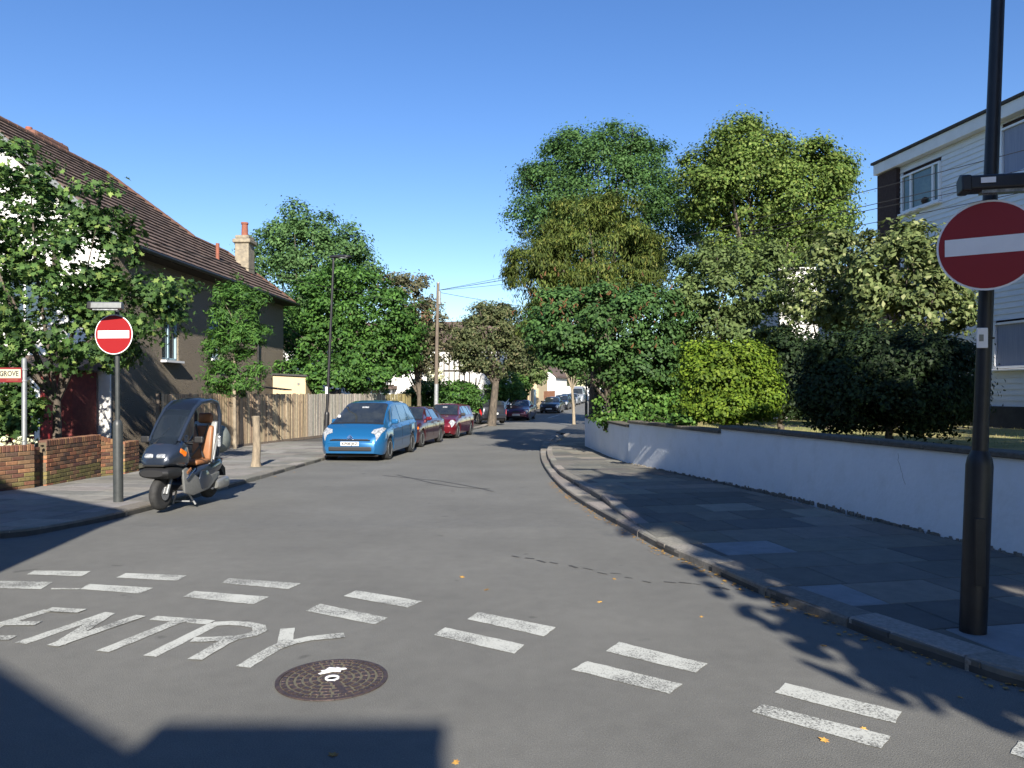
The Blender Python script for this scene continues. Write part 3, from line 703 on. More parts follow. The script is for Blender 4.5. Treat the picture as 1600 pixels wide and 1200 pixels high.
# window bays: (s0, s1, z0, z1, mullions)
wins = [(2.93, 4.55, 6.98, 8.08, (.17, .74)), (-2.6, .80, 6.98, 8.22, (.14, .62)), (-2.6, 1.02, 2.28, 3.42, (.13, .62)), (2.95, 4.5, 2.28, 3.42, (.2, .72)), (-2.6, .9, 4.62, 5.75, (.14, .62)), (2.93, 4.55, 4.62, 5.75, (.17, .74)),
        (-8.5, -5, 6.98, 8.22, (.14, .62)), (-8.5, -5, 2.28, 3.42, (.13, .62)), (-8.5, -5, 4.62, 5.75, (.14, .62))]
bh = .143; z = 1.335; k = 0
while z < 8.38:
    h = min(bh, 8.39-z); segs = [(SBEG, SEND-.905)]
    for s0, s1, z0, z1, mm in wins:
        if z+h > z0+.01 and z < z1-.01:
            n_ = []
            for a, b in segs:
                if s0 > a and s1 < b: n_ += [(a, s0), (s1, b)]
                else: n_.append((a, b))
            segs = n_
    for a, b in segs:
        bm = bmesh.new(); y0 = -.15
        prism(bm, [(y0, z), (y0+.038, z), (y0+.014, z+h+.012), (y0, z+h+.012)], b-a-.004, 'x', (a+b)/2); mobj('weatherboard', bm, 'clapboard', flats)
    z += bh
for s0, s1, z0, z1, mm in wins:
    fr = bmesh.new(); t = .055
    for a, b, c, d_ in ((s0, s1, z0, z0+t), (s0, s1, z1-t, z1), (s0, s0+t, z0+t, z1-t), (s1-t, s1, z0+t, z1-t)): box(fr, ((a+b)/2, -.1, (c+d_)/2), (b-a, .09, d_-c))
    xs = [s0+(s1-s0)*m for m in mm]
    for x in xs: box(fr, (x, -.1, (z0+z1)/2), (.07, .085, z1-z0-2*t))
    f = mobj('window', fr, 'frame_white', flats)
    ed = [s0+t]+xs+[s1-t]
    for a, b in zip(ed, ed[1:]): mobj('pane', B(((a+b)/2, -.115, (z0+z1)/2), (b-a-.06, .012, z1-z0-2*t)), 'curtain' if (b-a) > 1.2 and s0 < 2 else 'glass_green', f)
    mobj('window_sill', B(((s0+s1)/2, -.06, z0-.045), (s1-s0+.1, .16, .05), bev=.008, seg=1), 'frame_white', f)
mobj('window_ornament', LA([(.001, 7.04), (.07, 7.05), (.1, 7.12), (.07, 7.2), (.001, 7.24)], (3.55, -.09, 0)), 'dark_timber', flats)
# bright rendered block seen through the bushes
rb = empty('rendered_house', (12.0, 27.0, 0), -.12, label='sunlit white rendered building glimpsed through the olive green bushes', cat='building')
mobj('wall', B((0, 4, 3.35), (5.0, 8, 5.3)), 'render_white', rb); mobj('parapet', B((0, 4, 6.05), (5.1, 8.1, .1)), 'render_white', rb)
for x in (-1.2, 1.1):
    for zz in (2.4, 4.7):
        f = mobj('window', B((x, -.03, zz), (1.2, .08, 1.2), bev=.01, seg=1), 'frame_white', rb); mobj('pane', B((x, -.075, zz), (1.05, .02, 1.05)), 'glass', f)

# ================================================================== LEFT: brick wall, fence, house
bw = empty('brick_wall', (0, 0, 0), label='low red brick garden wall with soldier course beside the sign post', cat='wall')
brick_me = bpy.data.meshes.new('brick'); b_ = B((0, 0, 0), (.213, .1, .063), bev=.006, seg=1); b_.to_mesh(brick_me); b_.free(); brick_me.materials.append(M['brick'])
BC = [(.24, .1, .05), (.19, .085, .045), (.27, .14, .07), (.13, .06, .04), (.2, .115, .06), (.1, .06, .04)]
def brick_run(a, b, h, top_soldier=True, name='wall_core', slope=0):
    t = (b-a).normalized(); L_ = (b-a).length; n_ = Vector((-t.y, t.x)) ; ang = math.atan2(t.y, t.x)
    zb = hl(a.x, a.y)-.06
    bm = bmesh.new(); c = (a+b)/2+n_*.11
    hh = h-.03
    prism(bm, [(-L_/2, -.05), (L_/2, -.05), (L_/2, hh-slope), (-L_/2, hh)], .2, 'y', 0)
    o = mobj(name, bm, 'mortar', bw); o.location = (c.x, c.y, zb); o.rotation_euler = (0, 0, ang)
    nc = int((h-(.11 if top_soldier else 0))/.075)
    for r_ in range(nc):
        x = -(r_ % 2)*.112
        while x < L_:
            x0, x1 = max(x, 0), min(x+.213, L_); 
            lim = h-slope*(x0+x1)/2/L_
            if x1-x0 > .05 and (r_+1)*.075 < lim:
                p = a+t*(x0+x1)/2+n_*.05; o = link('brick', brick_me, bw, (p.x+random.uniform(-.002, .002), p.y, zb+.02+r_*.075+.035), (0, 0, ang)); o.scale.x = (x1-x0)/.213
                cc = random.choice(BC)
                if r_ < 4 and random.random() < .55: cc = (.16, .13, .045)      # algae at the wall's foot
                o.color = (*jit(cc, .2), 1)
            x += .224
    if top_soldier:
        x = 0
        while x < L_-.05:
            p = a+t*(x+.035)+n_*.1; hz = h-slope*(x/L_); o = link('brick', brick_me, bw, (p.x, p.y, zb+hz-.045), (0, R(90), ang)); o.scale = (.5, 2.05, 1.0); o.color = (*jit(random.choice(BC[1:4]), .2), 1)
            x += .075
tl = (w1-w0).normalized()
A0 = w0-tl*.7; shade_gap0 = G(54, 762, KH).xy; shade_gap1 = G(73, 759, KH).xy; B1 = G(158, 744, KH).xy; B2 = G(190, 741, KH).xy
brick_run(A0, shade_gap0, .80); brick_run(shade_gap1, B1, .875); brick_run(B1+tl*.005, B2, .875, slope=.15)
nl = Vector((-tl.y, tl.x))
brick_run(shade_gap0+nl*.12, shade_gap1+nl*.12, .78, top_soldier=False)  # recess shaped into the wall in place of a dark shadow band
brick_run(B2+Vector((.02, .1)), Vector((-8.35, 17.2)), .725)

# close-boarded fence
F = empty('board_fence', (0, 0, 0), label='close boarded timber fence running along the left pavement', cat='fence')
fl = resample([Vector((-9.75, 23.0))+(Vector((-9.75, 23.0))-Vector((-9.42, 25.0)))*.6]+fence_line, .135)
fmesh = {}
for wdt in (.128,):
    b_ = B((0, 0, .86), (wdt, .018, 1.72), bev=.003, seg=1); me = bpy.data.meshes.new('fence_board'); b_.to_mesh(me); b_.free(); me.materials.append(M['fence_wood']); fmesh[wdt] = me
for i, (a, b) in enumerate(zip(fl, fl[1:])):
    c = (a+b)/2; t = (b-a).normalized(); zb = hl(c.x, c.y)+.06
    o = link('fence_board', fmesh[.128], F, (c.x+random.uniform(-.006, .006), c.y, zb+random.uniform(-.012, .012)), (random.uniform(-.006, .006), random.uniform(-.01, .01), math.atan2(t.y, t.x)+.07)); o.scale.z = random.uniform(.99, 1.01)
    cc = random.choice([(.34, .26, .17), (.3, .23, .15), (.38, .3, .2), (.27, .2, .13)]) if c.y < 30.6 else random.choice([(.33, .3, .25), (.28, .26, .22), (.37, .34, .29)])
    if c.y > 38.3: cc = random.choice([(.33, .27, .12), (.24, .2, .09)])
    o.color = (*jit(cc, .14), 1)
for a, b in zip(fl[::20], fl[20::20]+[fl[-1]]):
    if (b-a).length < .1: continue
    t = (b-a).normalized(); nn = Vector((-t.y, t.x)); c = (a+b)/2; zb = hl(c.x, c.y)
    for hh in (.4, 1.45):
        o = mobj('fence_rail', B((0, 0, 0), ((b-a).length, .05, .08)), 'pole_wood', F); q = c+nn*.05; o.location = (q.x, q.y, zb+hh); o.rotation_euler = (0, 0, math.atan2(t.y, t.x))
    o = mobj('fence_post', B((0, 0, .9), (.1, .1, 1.86)), 'pole_wood', F); q = a+nn*.1; o.location = (q.x, q.y, zb-.03)
    o = mobj('gravel_board', B((0, 0, 0), ((b-a).length-.01, .03, .1)), 'pole_wood', F); o.location = (c.x, c.y, zb+.03); o.rotation_euler = (0, 0, math.atan2(t.y, t.x))
# left garden ground
mobj('garden_ground', poly_sheet([(-40, 8), (-13, 11.2), (-9.6, 13.6), (-8.7, 17), (-9.7, 22.9), (-8.1, 31.7), (-6.7, 37.5), (-5.8, 42), (-6, 60), (-60, 60)], lambda x, y: zg(y)+.04), 'soil', kind='structure')

# ---- the big house. wall plane x=-11, front gable y=22
H = empty('gabled_house', (-11.5, 22, 0), R(-2), label='large house with brown pantiled roof, white front gable and pebbledash side wall', cat='house')
EX, EZ, TP = .58, 5.94, .86          # eave overhang, eave height, roof pitch (tan)
YE = 14.9                            # far end of the side wall (local y)
def hmesh(nm, V, Fc, mat, par=H, **k):
    bm = bmesh.new(); v = [bm.verts.new(p) for p in V]
    for f in Fc: bm.faces.new([v[i] for i in f])
    return mobj(nm, bm, mat, par, **k)
zb = -.4
# side wall with window openings (built from boxes round the openings)
side_w = [(3.0, 4.15, 2.75, 4.75), (6.6, 7.5, 2.95, 4.75)]
bm = bmesh.new(); ys_ = [0, 3.0, 4.15, 6.6, 7.5, YE]
for i in range(5):
    y0, y1 = ys_[i], ys_[i+1]
    if i in (1, 3):
        z0, z1 = side_w[0 if i == 1 else 1][2:]
        box(bm, (-.15, (y0+y1)/2, (zb+z0)/2), (.3, y1-y0, z0-zb)); box(bm, (-.15, (y0+y1)/2, (z1+EZ)/2), (.3, y1-y0, EZ-z1))
    else: box(bm, (-.15, (y0+y1)/2, (zb+EZ)/2), (.3, y1-y0, EZ-zb))
mobj('side_wall', bm, 'pebbledash', H)
mobj('rear_wall', B((-4.1, YE-.16, 2.8), (8.0, .3, 6.4)), 'pebbledash', H)
RX = -4.1; RZ = EZ+TP*(4.1+EX)
mobj('front_wall', PR([(-.302, zb), (-.302, EZ-.02), (RX, RZ-.35), (RX*2+.3, EZ-.02), (RX*2+.3, zb)], .3, 'y', .15), 'render_white', H)
mobj('far_side_wall', B((RX*2+.15, 7.4, 2.8), (.3, 14, 6.4)), 'pebbledash', H)
mobj('corner_return', B((-.15, -.03, 2.8), (.34, .06, 6.3)), 'render_white', H)
for s0, s1, z0, z1 in side_w:
    fr = bmesh.new(); t = .07
    for a, b, c, d_ in ((s0, s1, z0, z0+t), (s0, s1, z1-t, z1), (s0, s0+t, z0, z1), (s1-t, s1, z0, z1), ((s0+s1)/2-.04, (s0+s1)/2+.04, z0, z1), (s0, s1, z0+(z1-z0)*.62, z0+(z1-z0)*.62+.06)):
        box(fr, (-.1, (a+b)/2, (c+d_)/2), (.08, b-a, d_-c))
    f = mobj('window', fr, 'frame_pale', H); mobj('pane', B((-.12, (s0+s1)/2, (z0+z1)/2), (.02, s1-s0, z1-z0)), 'glass', f); mobj('window_sill', B((.03, (s0+s1)/2, z0-.05), (.3, s1-s0+.14, .07)), 'frame_white', f)
# roof planes: tile courses as stepped strips, clipped to the plane's outline
def roof_plane(c00, udir, sdir, outline, nm='tile_course', course=.3, mat='roof_tile', par=H, tile=.3):
    """outline in (u along eave, s up the slope) convex ccw; each course a part made of separate tiles"""
    n_ = udir.cross(sdir).normalized()
    if n_.z < 0: n_ = -n_
    smax = max(p[1] for p in outline); s = 0; r_ = 0
    while s < smax-.02:
        rowp = clip(outline, [(-50, s), (50, s), (50, s+course), (-50, s+course)])
        if len(rowp) >= 3:
            u0, u1 = min(p[0] for p in rowp), max(p[0] for p in rowp); bm = bmesh.new(); u = u0-random.random()*tile
            while u < u1:
                q = clip(rowp, [(u, s-1), (u+tile-.012, s-1), (u+tile-.012, s+course+1), (u, s+course+1)])
                if len(q) >= 3 and abs(area(q)) > .0008:
                    dz = random.uniform(-.004, .004)
                    def lift(p): return .055*(1-(p[1]-s)/course)+.012+dz
                    top = [bm.verts.new(c00+udir*p[0]+sdir*p[1]+n_*lift(p)) for p in q]; bot = [bm.verts.new(c00+udir*p[0]+sdir*p[1]-n_*.005) for p in q]
                    bm.faces.new(top)
                    for i in range(len(q)): bm.faces.new((top[i], top[(i+1) % len(q)], bot[(i+1) % len(q)], bot[i]))
                u += tile
            if len(bm.faces): mobj(nm, bm, mat, par)
            else: bm.free()
        s += course; r_ += 1
SL = math.sqrt(1+TP*TP); up = Vector((-1, 0, TP))/SL; U = Vector((0, 1, 0)); T0 = 4.1+EX
c00 = Vector((EX, -.25, EZ))
Lh = 33.5-21.75   # eave corner of the main hip, u
smain = T0*SL; usub = Lh-T0
mainp = [(0, 0), (Lh, 0), (Lh-T0, smain), (0, smain)]
tb = 2.35
mainc = [(0, 0), (Lh, 0), (Lh-T0, smain), (0, smain)]
roof_plane(c00, U, up, mainc)
ext = [(Lh+.004, 0), (Lh+3.3, 0), (Lh+3.3-tb, tb*SL), (Lh-tb+.004, tb*SL)]
roof_plane(c00, U, up, ext)
# solid roof body below the tiles
def P3(t, u, dz=0): return (EX-t, -.25+u, EZ+TP*t+dz)
W2 = 2*T0
def Pb(t, u): return (EX-W2+t, -.25+u, EZ+TP*t-.03)
V = [P3(0, 0, -.03), P3(0, Lh, -.03), P3(T0, Lh-T0, -.03), P3(T0, 0, -.03), Pb(0, 0), Pb(0, Lh)]
hmesh('roof_deck', V, [(0, 1, 2, 3), (4, 3, 2, 5), (1, 5, 2)], 'roof_tile')
V = [P3(0, Lh-tb, -.035), P3(0, Lh+3.3, -.035), P3(tb, Lh+3.3-tb, -.035), P3(tb, Lh-tb, -.035), P3(2*tb, Lh+3.3, -.035-TP*2*tb), P3(2*tb, Lh-tb, -.035-TP*2*tb)]
hmesh('rear_roof_deck', V, [(0, 1, 2, 3), (3, 2, 4, 5), (1, 4, 2), (0, 3, 5), (0, 5, 4, 1)], 'roof_tile')
# ridge and hip tiles
def ridge(a, b, nm='ridge_tile', r=.11, n_=None):
    a, b = Vector(a), Vector(b); L_ = (b-a).length; n_ = n_ or int(L_/.4)
    for i in range(n_):
        p, q = a.lerp(b, i/n_), a.lerp(b, (i+.97)/n_); mobj(nm, T([p, q], [r*1.08, r], 8), 'ridge_clay', H, smooth=50)
ridge(P3(T0, 0), P3(T0, Lh-T0)); ridge(P3(T0, Lh-T0), P3(tb, Lh-tb)); ridge(P3(tb, Lh-tb), P3(tb, Lh+3.3-tb), r=.09); ridge(P3(tb, Lh+3.3-tb), P3(0, Lh+3.3), r=.09)
# bargeboards, gutter, soffit
hmesh('bargeboard', [(EX, -.3, EZ-.16), (EX, -.3, EZ+.02), (RX, -.3, RZ+.02), (RX, -.3, RZ-.22), (EX, -.25, EZ-.16), (EX, -.25, EZ+.02), (RX, -.25, RZ+.02), (RX, -.25, RZ-.22)],
      [(0, 1, 2, 3), (7, 6, 5, 4), (0, 4, 5, 1), (3, 2, 6, 7), (1, 5, 6, 2), (0, 3, 7, 4)], 'grey_metal')
mobj('gutter', T([(EX+.06, -.25, EZ-.05), (EX+.06, YE+.4, EZ-.05)], .07, 8), 'black_plastic', H); mobj('soffit', B((EX/2, YE/2, EZ-.1), (EX, YE, .06)), 'dark_timber', H)
mobj('downpipe', T([(.06, 11.4, EZ-.1), (.06, 11.4, 0)], .04, 8), 'black_plastic', H)
# front details: upper timbering, windows, red brick ground floor, porch
for x in (-1.6, -2.8, -4.1, -5.4, -6.6): mobj('timber', B((x, -.02, 4.4), (.16, .06, 2.6+min(2.2, max(0, (4.8-abs(x+4.1))*.45)))), 'dark_timber', H) if x < -1.5 else None
for x, z0, z1, ww in ((-2.2, 3.6, 5.0, 1.5), (-6.0, 3.6, 5.0, 1.5)):
    f = mobj('window', B((x, -.05, (z0+z1)/2), (ww, .1, z1-z0), bev=.01, seg=1), 'frame_white', H)
    for k in range(3): mobj('pane', B((x+(k-1)*ww/3.1, -.11, (z0+z1)/2), (ww/3.6, .02, z1-z0-.16)), 'glass', f)
mobj('brick_ground_floor', B((-4.4, -.2, 1.05), (7.4, .4, 2.9)), 'red_brick', H)
by = -.9
mobj('bay_base', B((-2.45, by, .25), (2.3, 1.0, 1.3)), 'red_brick', H)
f = mobj('bay_window', B((-2.45, by, 1.5), (2.3, 1.0, 1.2)), 'frame_white', H)
for k in range(3): mobj('pane', B((-3.2+k*.75, by-.51, 1.55), (.6, .02, .95)), 'glass', f)
mobj('bay_roof', PR([(by-.7, 2.15), (-.1, 2.15), (-.1, 2.75)], 2.7, 'x', -2.45), 'roof_tile', H)
po = mobj('porch_side', B((-.72, -.8, .95), (.9, 1.15, 2.6), bev=.01, seg=1), 'red_brick', H); mobj('porch_frame', B((-1.22, -1.0, 1.0), (.14, .8, 2.5)), 'frame_white', H)
mobj('porch_door', B((-.85, -1.385, .9), (.5, .05, 2.1), bev=.01, seg=1), 'sign_dark_red', H); mobj('porch_roof', PR([(-1.7, 2.28), (-.1, 2.28), (-.1, 2.7)], 1.5, 'x', -.8), 'roof_tile', H)
# chimneys, vent pipe
ch = mobj('chimney', B((-.95, 12.5, 7.4), (.62, .72, 1.9), bev=.01, seg=1), 'chimney_render', H); mobj('chimney_cap', B((-.95, 12.5, 8.42), (.8, .9, .18), bev=.03, seg=1), 'chimney_render', ch); mobj('chimney_shoulder', B((-.95, 12.5, 8.6), (.62, .7, .16), bev=.03, seg=1), 'chimney_render', ch)
mobj('chimney_pot', LA([(.001, 8.66), (.15, 8.66), (.13, 9.2), (.16, 9.22), (.16, 9.3), (.11, 9.3), (.11, 9.0), (.001, 9.0)], (-.95, 12.5, 0), n=14), 'terracotta', ch, smooth=40)
mobj('lead_flashing', B((-.9, 12.1, 6.72), (.9, .1, .35), rz(0)), 'terracotta', ch)
mobj('vent_pipe', T([(-.62, 8.8, 6.5), (-.62, 8.8, 7.65)], .075, 10), 'terracotta', H, smooth=40)
c2 = mobj('chimney', B((-4.7, 4.0, 9.5), (.9, 1.9, 1.7), bev=.12, seg=2), 'old_brick', H, label='wide red brick chimney stack behind the ridge')
for k in range(4): mobj('chimney_pot', LA([(.001, 10.34), (.12, 10.34), (.1, 10.5), (.001, 10.5)], (-4.7, 3.4+k*.55, 0), n=12), 'terracotta', c2, smooth=40)
# cream outbuilding and low shed roof behind the fence
sh = empty('garden_shed', (-9.95, 34.3, -.3), .0, label='cream rendered lean-to shed behind the fence with black felt roof edge', cat='shed')
mobj('wall', PR([(-.73, 0), (.73, 0), (.73, 2.66), (-.73, 2.74)], 2.6, 'y', 1.3), 'render_cream', sh)
mobj('roof', PR([(-.82, 2.752), (.82, 2.67), (.82, 2.75), (-.82, 2.83)], 2.8, 'y', 1.3), 'dark_plinth', sh); mobj('vent', LA([(.001, -.03), (.06, -.03), (.06, .02), (.001, .02)], (.42, 0, 2.35), 'y', 10), 'grey_metal', sh)
s2 = empty('low_shed', (-9.4, 29.6, -.2), .15, label='low dark roofed shed just showing above the brown fence', cat='shed')
mobj('wall', B((-.6, 1, .9), (1.9, 2, 1.8)), 'pole_wood', s2); mobj('roof', PR([(-1.9, 2.25), (.6, 1.95), (.6, 2.0), (-1.9, 2.3)], 2.4, 'y', 1), 'coping', s2)

# ================================================================== HOUSES FURTHER AWAY
def terrace(loc, a, wdt, label, bays=1, roofm='roof_tile', h=5.3):
    e = empty('terraced_house', loc, a, label=label, cat='house', group='half timbered houses beyond the bend')
    mobj('wall', B((0, 4, h/2), (wdt, 8, h)), 'render_white', e)
    mobj('roof', PR([(-.5, h), (4, h+2.3), (8.5, h), (8.5, h-.12), (-.5, h-.12)], wdt+.02, 'x', 0), roofm, e)
    c = mobj('chimney', B((wdt/2-.5, 4, h+2.4), (.7, .9, 1.4)), 'roof_red', e)
    for k in (-.25, .25): mobj('chimney_pot', LA([(.001, h+3.1), (.13, h+3.1), (.1, h+3.5), (.001, h+3.5)], (wdt/2-.5, 4+k, 0), n=10), 'terracotta', c)
    # striped timber panels over the bay, window below and beside
    bx = -wdt*.12
    w_ = mobj('window', B((bx, -.3, 1.5), (wdt*.5, .6, 1.2)), 'frame_white', e)
    for k in range(4): mobj('pane', B((bx+(k-1.5)*wdt*.12, -.61, 1.5), (wdt*.1, .02, 1.0)), 'glass_green', w_)
    for z0, hh in ((2.45, .95), (3.55, 1.25)):
        mobj('bay_panel', B((bx, -.35, z0+hh/2), (wdt*.55, .7, hh)), 'render_white', e)
        for k in range(9): mobj('timber', B((bx+(k-4)*wdt*.064, -.715, z0+hh/2), (.1, .03, hh-.04)), 'dark_timber', e)
        mobj('beam', B((bx, -.72, z0-.05), (wdt*.57, .05, .1)), 'dark_timber', e)
    w_ = mobj('window', B((wdt*.3, -.03, 4.1), (1.1, .1, 1.2)), 'frame_white', e); mobj('pane', B((wdt*.3, -.09, 4.1), (.9, .02, 1.0)), 'glass', w_)
    mobj('bay_roof', PR([(-1.2, 2.12), (0, 2.12), (0, 2.38), (-.9, 2.3)], wdt*.62, 'x', -wdt*.12), 'roof_tile', e)
    mobj('door', B((wdt*.38, -.03, 1.05), (.9, .08, 2.1)), 'dark_timber', e)
    for k in range(0): mobj('timber', B((wdt*.24+k*.3, -.02, h-.9), (.1, .05, 1.5)), 'dark_timber', e)
    return e
zb_ = zg(60)
terrace((-3.9, 58, zb_), -.12, 6, 'half timbered white house with striped bay right of the telegraph pole')
terrace((-9.9, 58.8, zb_), -.12, 6, 'half timbered white house behind the white flowering shrub')
terrace((-15.9, 59.6, zb_), -.12, 6, 'half timbered white house mostly hidden by the bright green trees')
terrace((-21.9, 60.4, zb_), -.12, 6, 'half timbered white house showing between trunks beside the pebbledash corner')
# beige houses and boundary beyond
e = empty('beige_house', (-1.6, 88, zg(88)), -.2, label='pale beige house behind the small street tree at the bend', cat='house')
mobj('wall', B((0, 4, 2.9), (9, 8, 5.8)), 'render_cream', e); mobj('roof', PR([(-.5, 5.8), (4, 8.6), (8.5, 5.8)], 9.4, 'x', 0), 'roof_tile', e)
for x in (-2.5, 0, 2.5):
    for z in (1.6, 4.2): f = mobj('window', B((x, -.03, z), (1.3, .1, 1.3)), 'frame_white', e); mobj('pane', B((x, -.09, z), (1.1, .03, 1.1)), 'glass', f)
e = empty('white_gable_house', (3.2, 108, zg(108)), -.3, label='white gabled house glimpsed left of the far white boundary wall', cat='house')
mobj('wall', PR([(-3, 0), (3, 0), (3, 3.6), (0, 6.2), (-3, 3.6)], 7, 'y', 3.5), 'render_white', e); mobj('roof', PR([(-3.3, 3.4), (0, 6.25), (3.3, 3.4), (3.3, 3.65), (0, 6.5), (-3.3, 3.65)], 7.4, 'y', 3.5), 'roof_tile', e)
e = empty('boundary_wall', (14.2, 121, zg(121)), 0, label='long white boundary wall closing the far end of the street', cat='wall')
mobj('wall_face', B((0, 0, 1.1), (16, .3, 2.2)), 'render_white', e); mobj('wall_cap', B((0, 0, 2.23), (16.1, .45, .07)), 'grey_metal', e)
for x in (-4.4, -1.5, 2, 5): mobj('pilaster', B((x, -.17, 1.08), (.3, .05, 2.1)), 'render_white', e)
for a, b, n_, lab in (((3.2, 77), (4.7, 84), 26, 'red brown board fence beyond the parked black car'), ((.4, 68.5), (1.5, 73.5), 18, 'brown board fence beside the pale gateway')):
    f = empty('board_fence', (0, 0, 0), label=lab, cat='fence'); a, b = Vector(a), Vector(b)
    for i in range(n_):
        c = a.lerp(b, (i+.5)/n_); o = mobj('fence_board', B((0, 0, .85), ((b-a).length/n_-.012, .03, 1.7+random.uniform(-.02, .02))), 'fence_wood', f); o.location = (c.x, c.y, zg(c.y)+.1); o.rotation_euler = (0, 0, math.atan2((b-a).y, (b-a).x)); o.color = (*jit((.3, .13, .06), .2), 1)
gp = empty('gateway', (2.2, 75.2, zg(75)+.1), 1.2, label='pale gate posts with a light blue door at the bend', cat='gate')
for x in (-.8, .8): mobj('gate_post', B((x, 0, 1.0), (.35, .35, 2.0)), 'render_cream', gp)
mobj('door', B((0, 0, .95), (.9, .06, 1.9)), 'frame_pale', gp)

# ================================================================== SHADE: houses and trees behind the camera
c1 = Vector((-3.8, 0)); dv = Vector((-.78, .63)).normalized(); bv = Vector((-dv.y, dv.x))*1
if bv.y > 0: bv = -bv
def block(name, org, u, v, L_, D_, Hh, lab):
    e = empty(name, (org.x, org.y, 0), math.atan2(u.y, u.x), label=lab, cat='house')
    s = 1 if (u.x*v.y-u.y*v.x) > 0 else -1
    mobj('wall', B((L_/2, s*D_/2, Hh/2-.1), (L_, D_, Hh)), 'dark_brick', e)
    mobj('roof', PR([(s*-.0, Hh-.1), (s*D_/2, Hh+.7), (s*D_, Hh-.1)], L_, 'x', L_/2), 'roof_tile', e)
    for k in range(int(L_/2.5)):
        for z in (1.6, 4.2):
            if z < Hh-1: f = mobj('window', B((1.3+k*2.5, s*-.02, z), (1.1, .08, 1.3)), 'frame_white', e); mobj('pane', B((1.3+k*2.5, s*-.07, z), (.95, .03, 1.1)), 'glass', f)
    return e
block('corner_house', c1, dv, bv, 10, 6, 5.85, 'brick house behind the camera to the left that casts the corner shadow')
c2_ = Vector((-1.66, -5.6))-Vector((.78, -.63)).normalized()*3.2
e = block('low_house', c2_, Vector((.78, -.63)).normalized(), bv, 5.0, 6, 5.64, 'low brick house behind the camera beside the corner house')
st = empty('brick_stack', (.60, -8.3, 0), .0, label='wide chimney stack at the end of the low house behind the camera', cat='chimney')
mobj('stack', B((0, 0, 3.15), (1.42, .7, 6.3)), 'red_brick', st); mobj('stack_cap', B((0, 0, 6.34), (1.46, .74, .08)), 'chimney_render', st)
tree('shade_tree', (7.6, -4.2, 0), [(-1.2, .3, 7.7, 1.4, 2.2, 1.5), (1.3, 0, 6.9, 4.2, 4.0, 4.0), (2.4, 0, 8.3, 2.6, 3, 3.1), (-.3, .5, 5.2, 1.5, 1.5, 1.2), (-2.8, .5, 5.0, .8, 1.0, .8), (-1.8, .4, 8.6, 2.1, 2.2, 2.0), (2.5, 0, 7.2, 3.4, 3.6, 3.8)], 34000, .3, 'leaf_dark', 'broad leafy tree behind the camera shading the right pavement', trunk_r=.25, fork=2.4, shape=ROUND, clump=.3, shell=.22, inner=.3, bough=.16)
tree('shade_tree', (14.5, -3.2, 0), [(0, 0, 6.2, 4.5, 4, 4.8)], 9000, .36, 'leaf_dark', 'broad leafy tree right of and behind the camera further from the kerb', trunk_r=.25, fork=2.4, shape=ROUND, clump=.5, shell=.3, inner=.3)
tree('shade_tree', (4.75, -4.4, 0), [(0, 0, 5.3, .85, 1.0, .9), (-.1, 0, 6.6, .9, 1.1, 1.0), (-.1, 0, 7.8, .95, 1.2, 1.0), (0, 0, 8.9, .85, 1.1, .9)], 12000, .2, 'leaf_dark', 'added unseen narrow tree behind the camera to shade the close lamp post', trunk_r=.12, fork=3.5, shape=ROUND, clump=.2, shell=.2, inner=.4, bough=0)  # unseen column of leaves, added to shade the close sign and pole
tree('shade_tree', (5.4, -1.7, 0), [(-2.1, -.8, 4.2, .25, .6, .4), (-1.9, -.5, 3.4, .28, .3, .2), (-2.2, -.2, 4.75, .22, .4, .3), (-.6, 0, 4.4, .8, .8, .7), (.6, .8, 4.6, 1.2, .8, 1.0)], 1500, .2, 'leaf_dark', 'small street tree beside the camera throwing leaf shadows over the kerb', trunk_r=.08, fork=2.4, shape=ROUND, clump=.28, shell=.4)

# ================================================================== TREES AND SHRUBS
def at(px, y, z=None): return ((px-800)/FPX*y, y, z if z is not None else zg(y))
# right side
gl = .8
def bl(px, py, rpx, rpy, dep, base, off=0, y=None):
    """blob from its outline in the photograph at the tree's distance, relative to the tree's base"""
    return (X(px, dep)-base[0], off, Z(py, dep)-base[2], rpx/FPX*dep, max(rpx, rpy)/FPX*dep*.85, rpy/FPX*dep)
def ptree(name, px, dep, spec, n, size, mat, label, zbase=None, **k):
    base = (X(px, dep), dep, zg(dep) if zbase is None else zbase)
    return tree(name, base, [bl(a, b, c, d_, dep, base, o_) for a, b, c, d_, o_ in spec], n, size, mat, label, **k)
ptree('ash_tree', 955, 40, [(945, 300, 95, 85, 0), (865, 330, 55, 70, 0), (900, 255, 45, 50, .5), (1010, 270, 45, 50, 0), (1030, 370, 50, 70, 0), (960, 235, 45, 35, 0), (840, 300, 30, 40, 0), (930, 420, 90, 90, 1)], 82000, .15, 'leaf_blue', 'tall blue green ash tree behind the golden yew', trunk_r=.3, fork=4, clump=.42, per=18, shell=.22, nlimb=14, inner=.28)
ptree('lime_tree', 1190, 34, [(1170, 300, 85, 90, 0), (1150, 240, 45, 50, 0), (1250, 310, 70, 75, 0), (1240, 260, 45, 35, 0), (1290, 290, 28, 45, 0), (1100, 290, 38, 60, 0), (1180, 390, 80, 70, .5), (1285, 370, 35, 50, 0), (1170, 205, 18, 18, 0)], 84000, .14, 'leaf_lime', 'large yellow green lime tree rising above the grey green bush', trunk_r=.3, fork=4, shape=OVAL, clump=.36, per=22, shell=.18, nlimb=14, inner=.28)
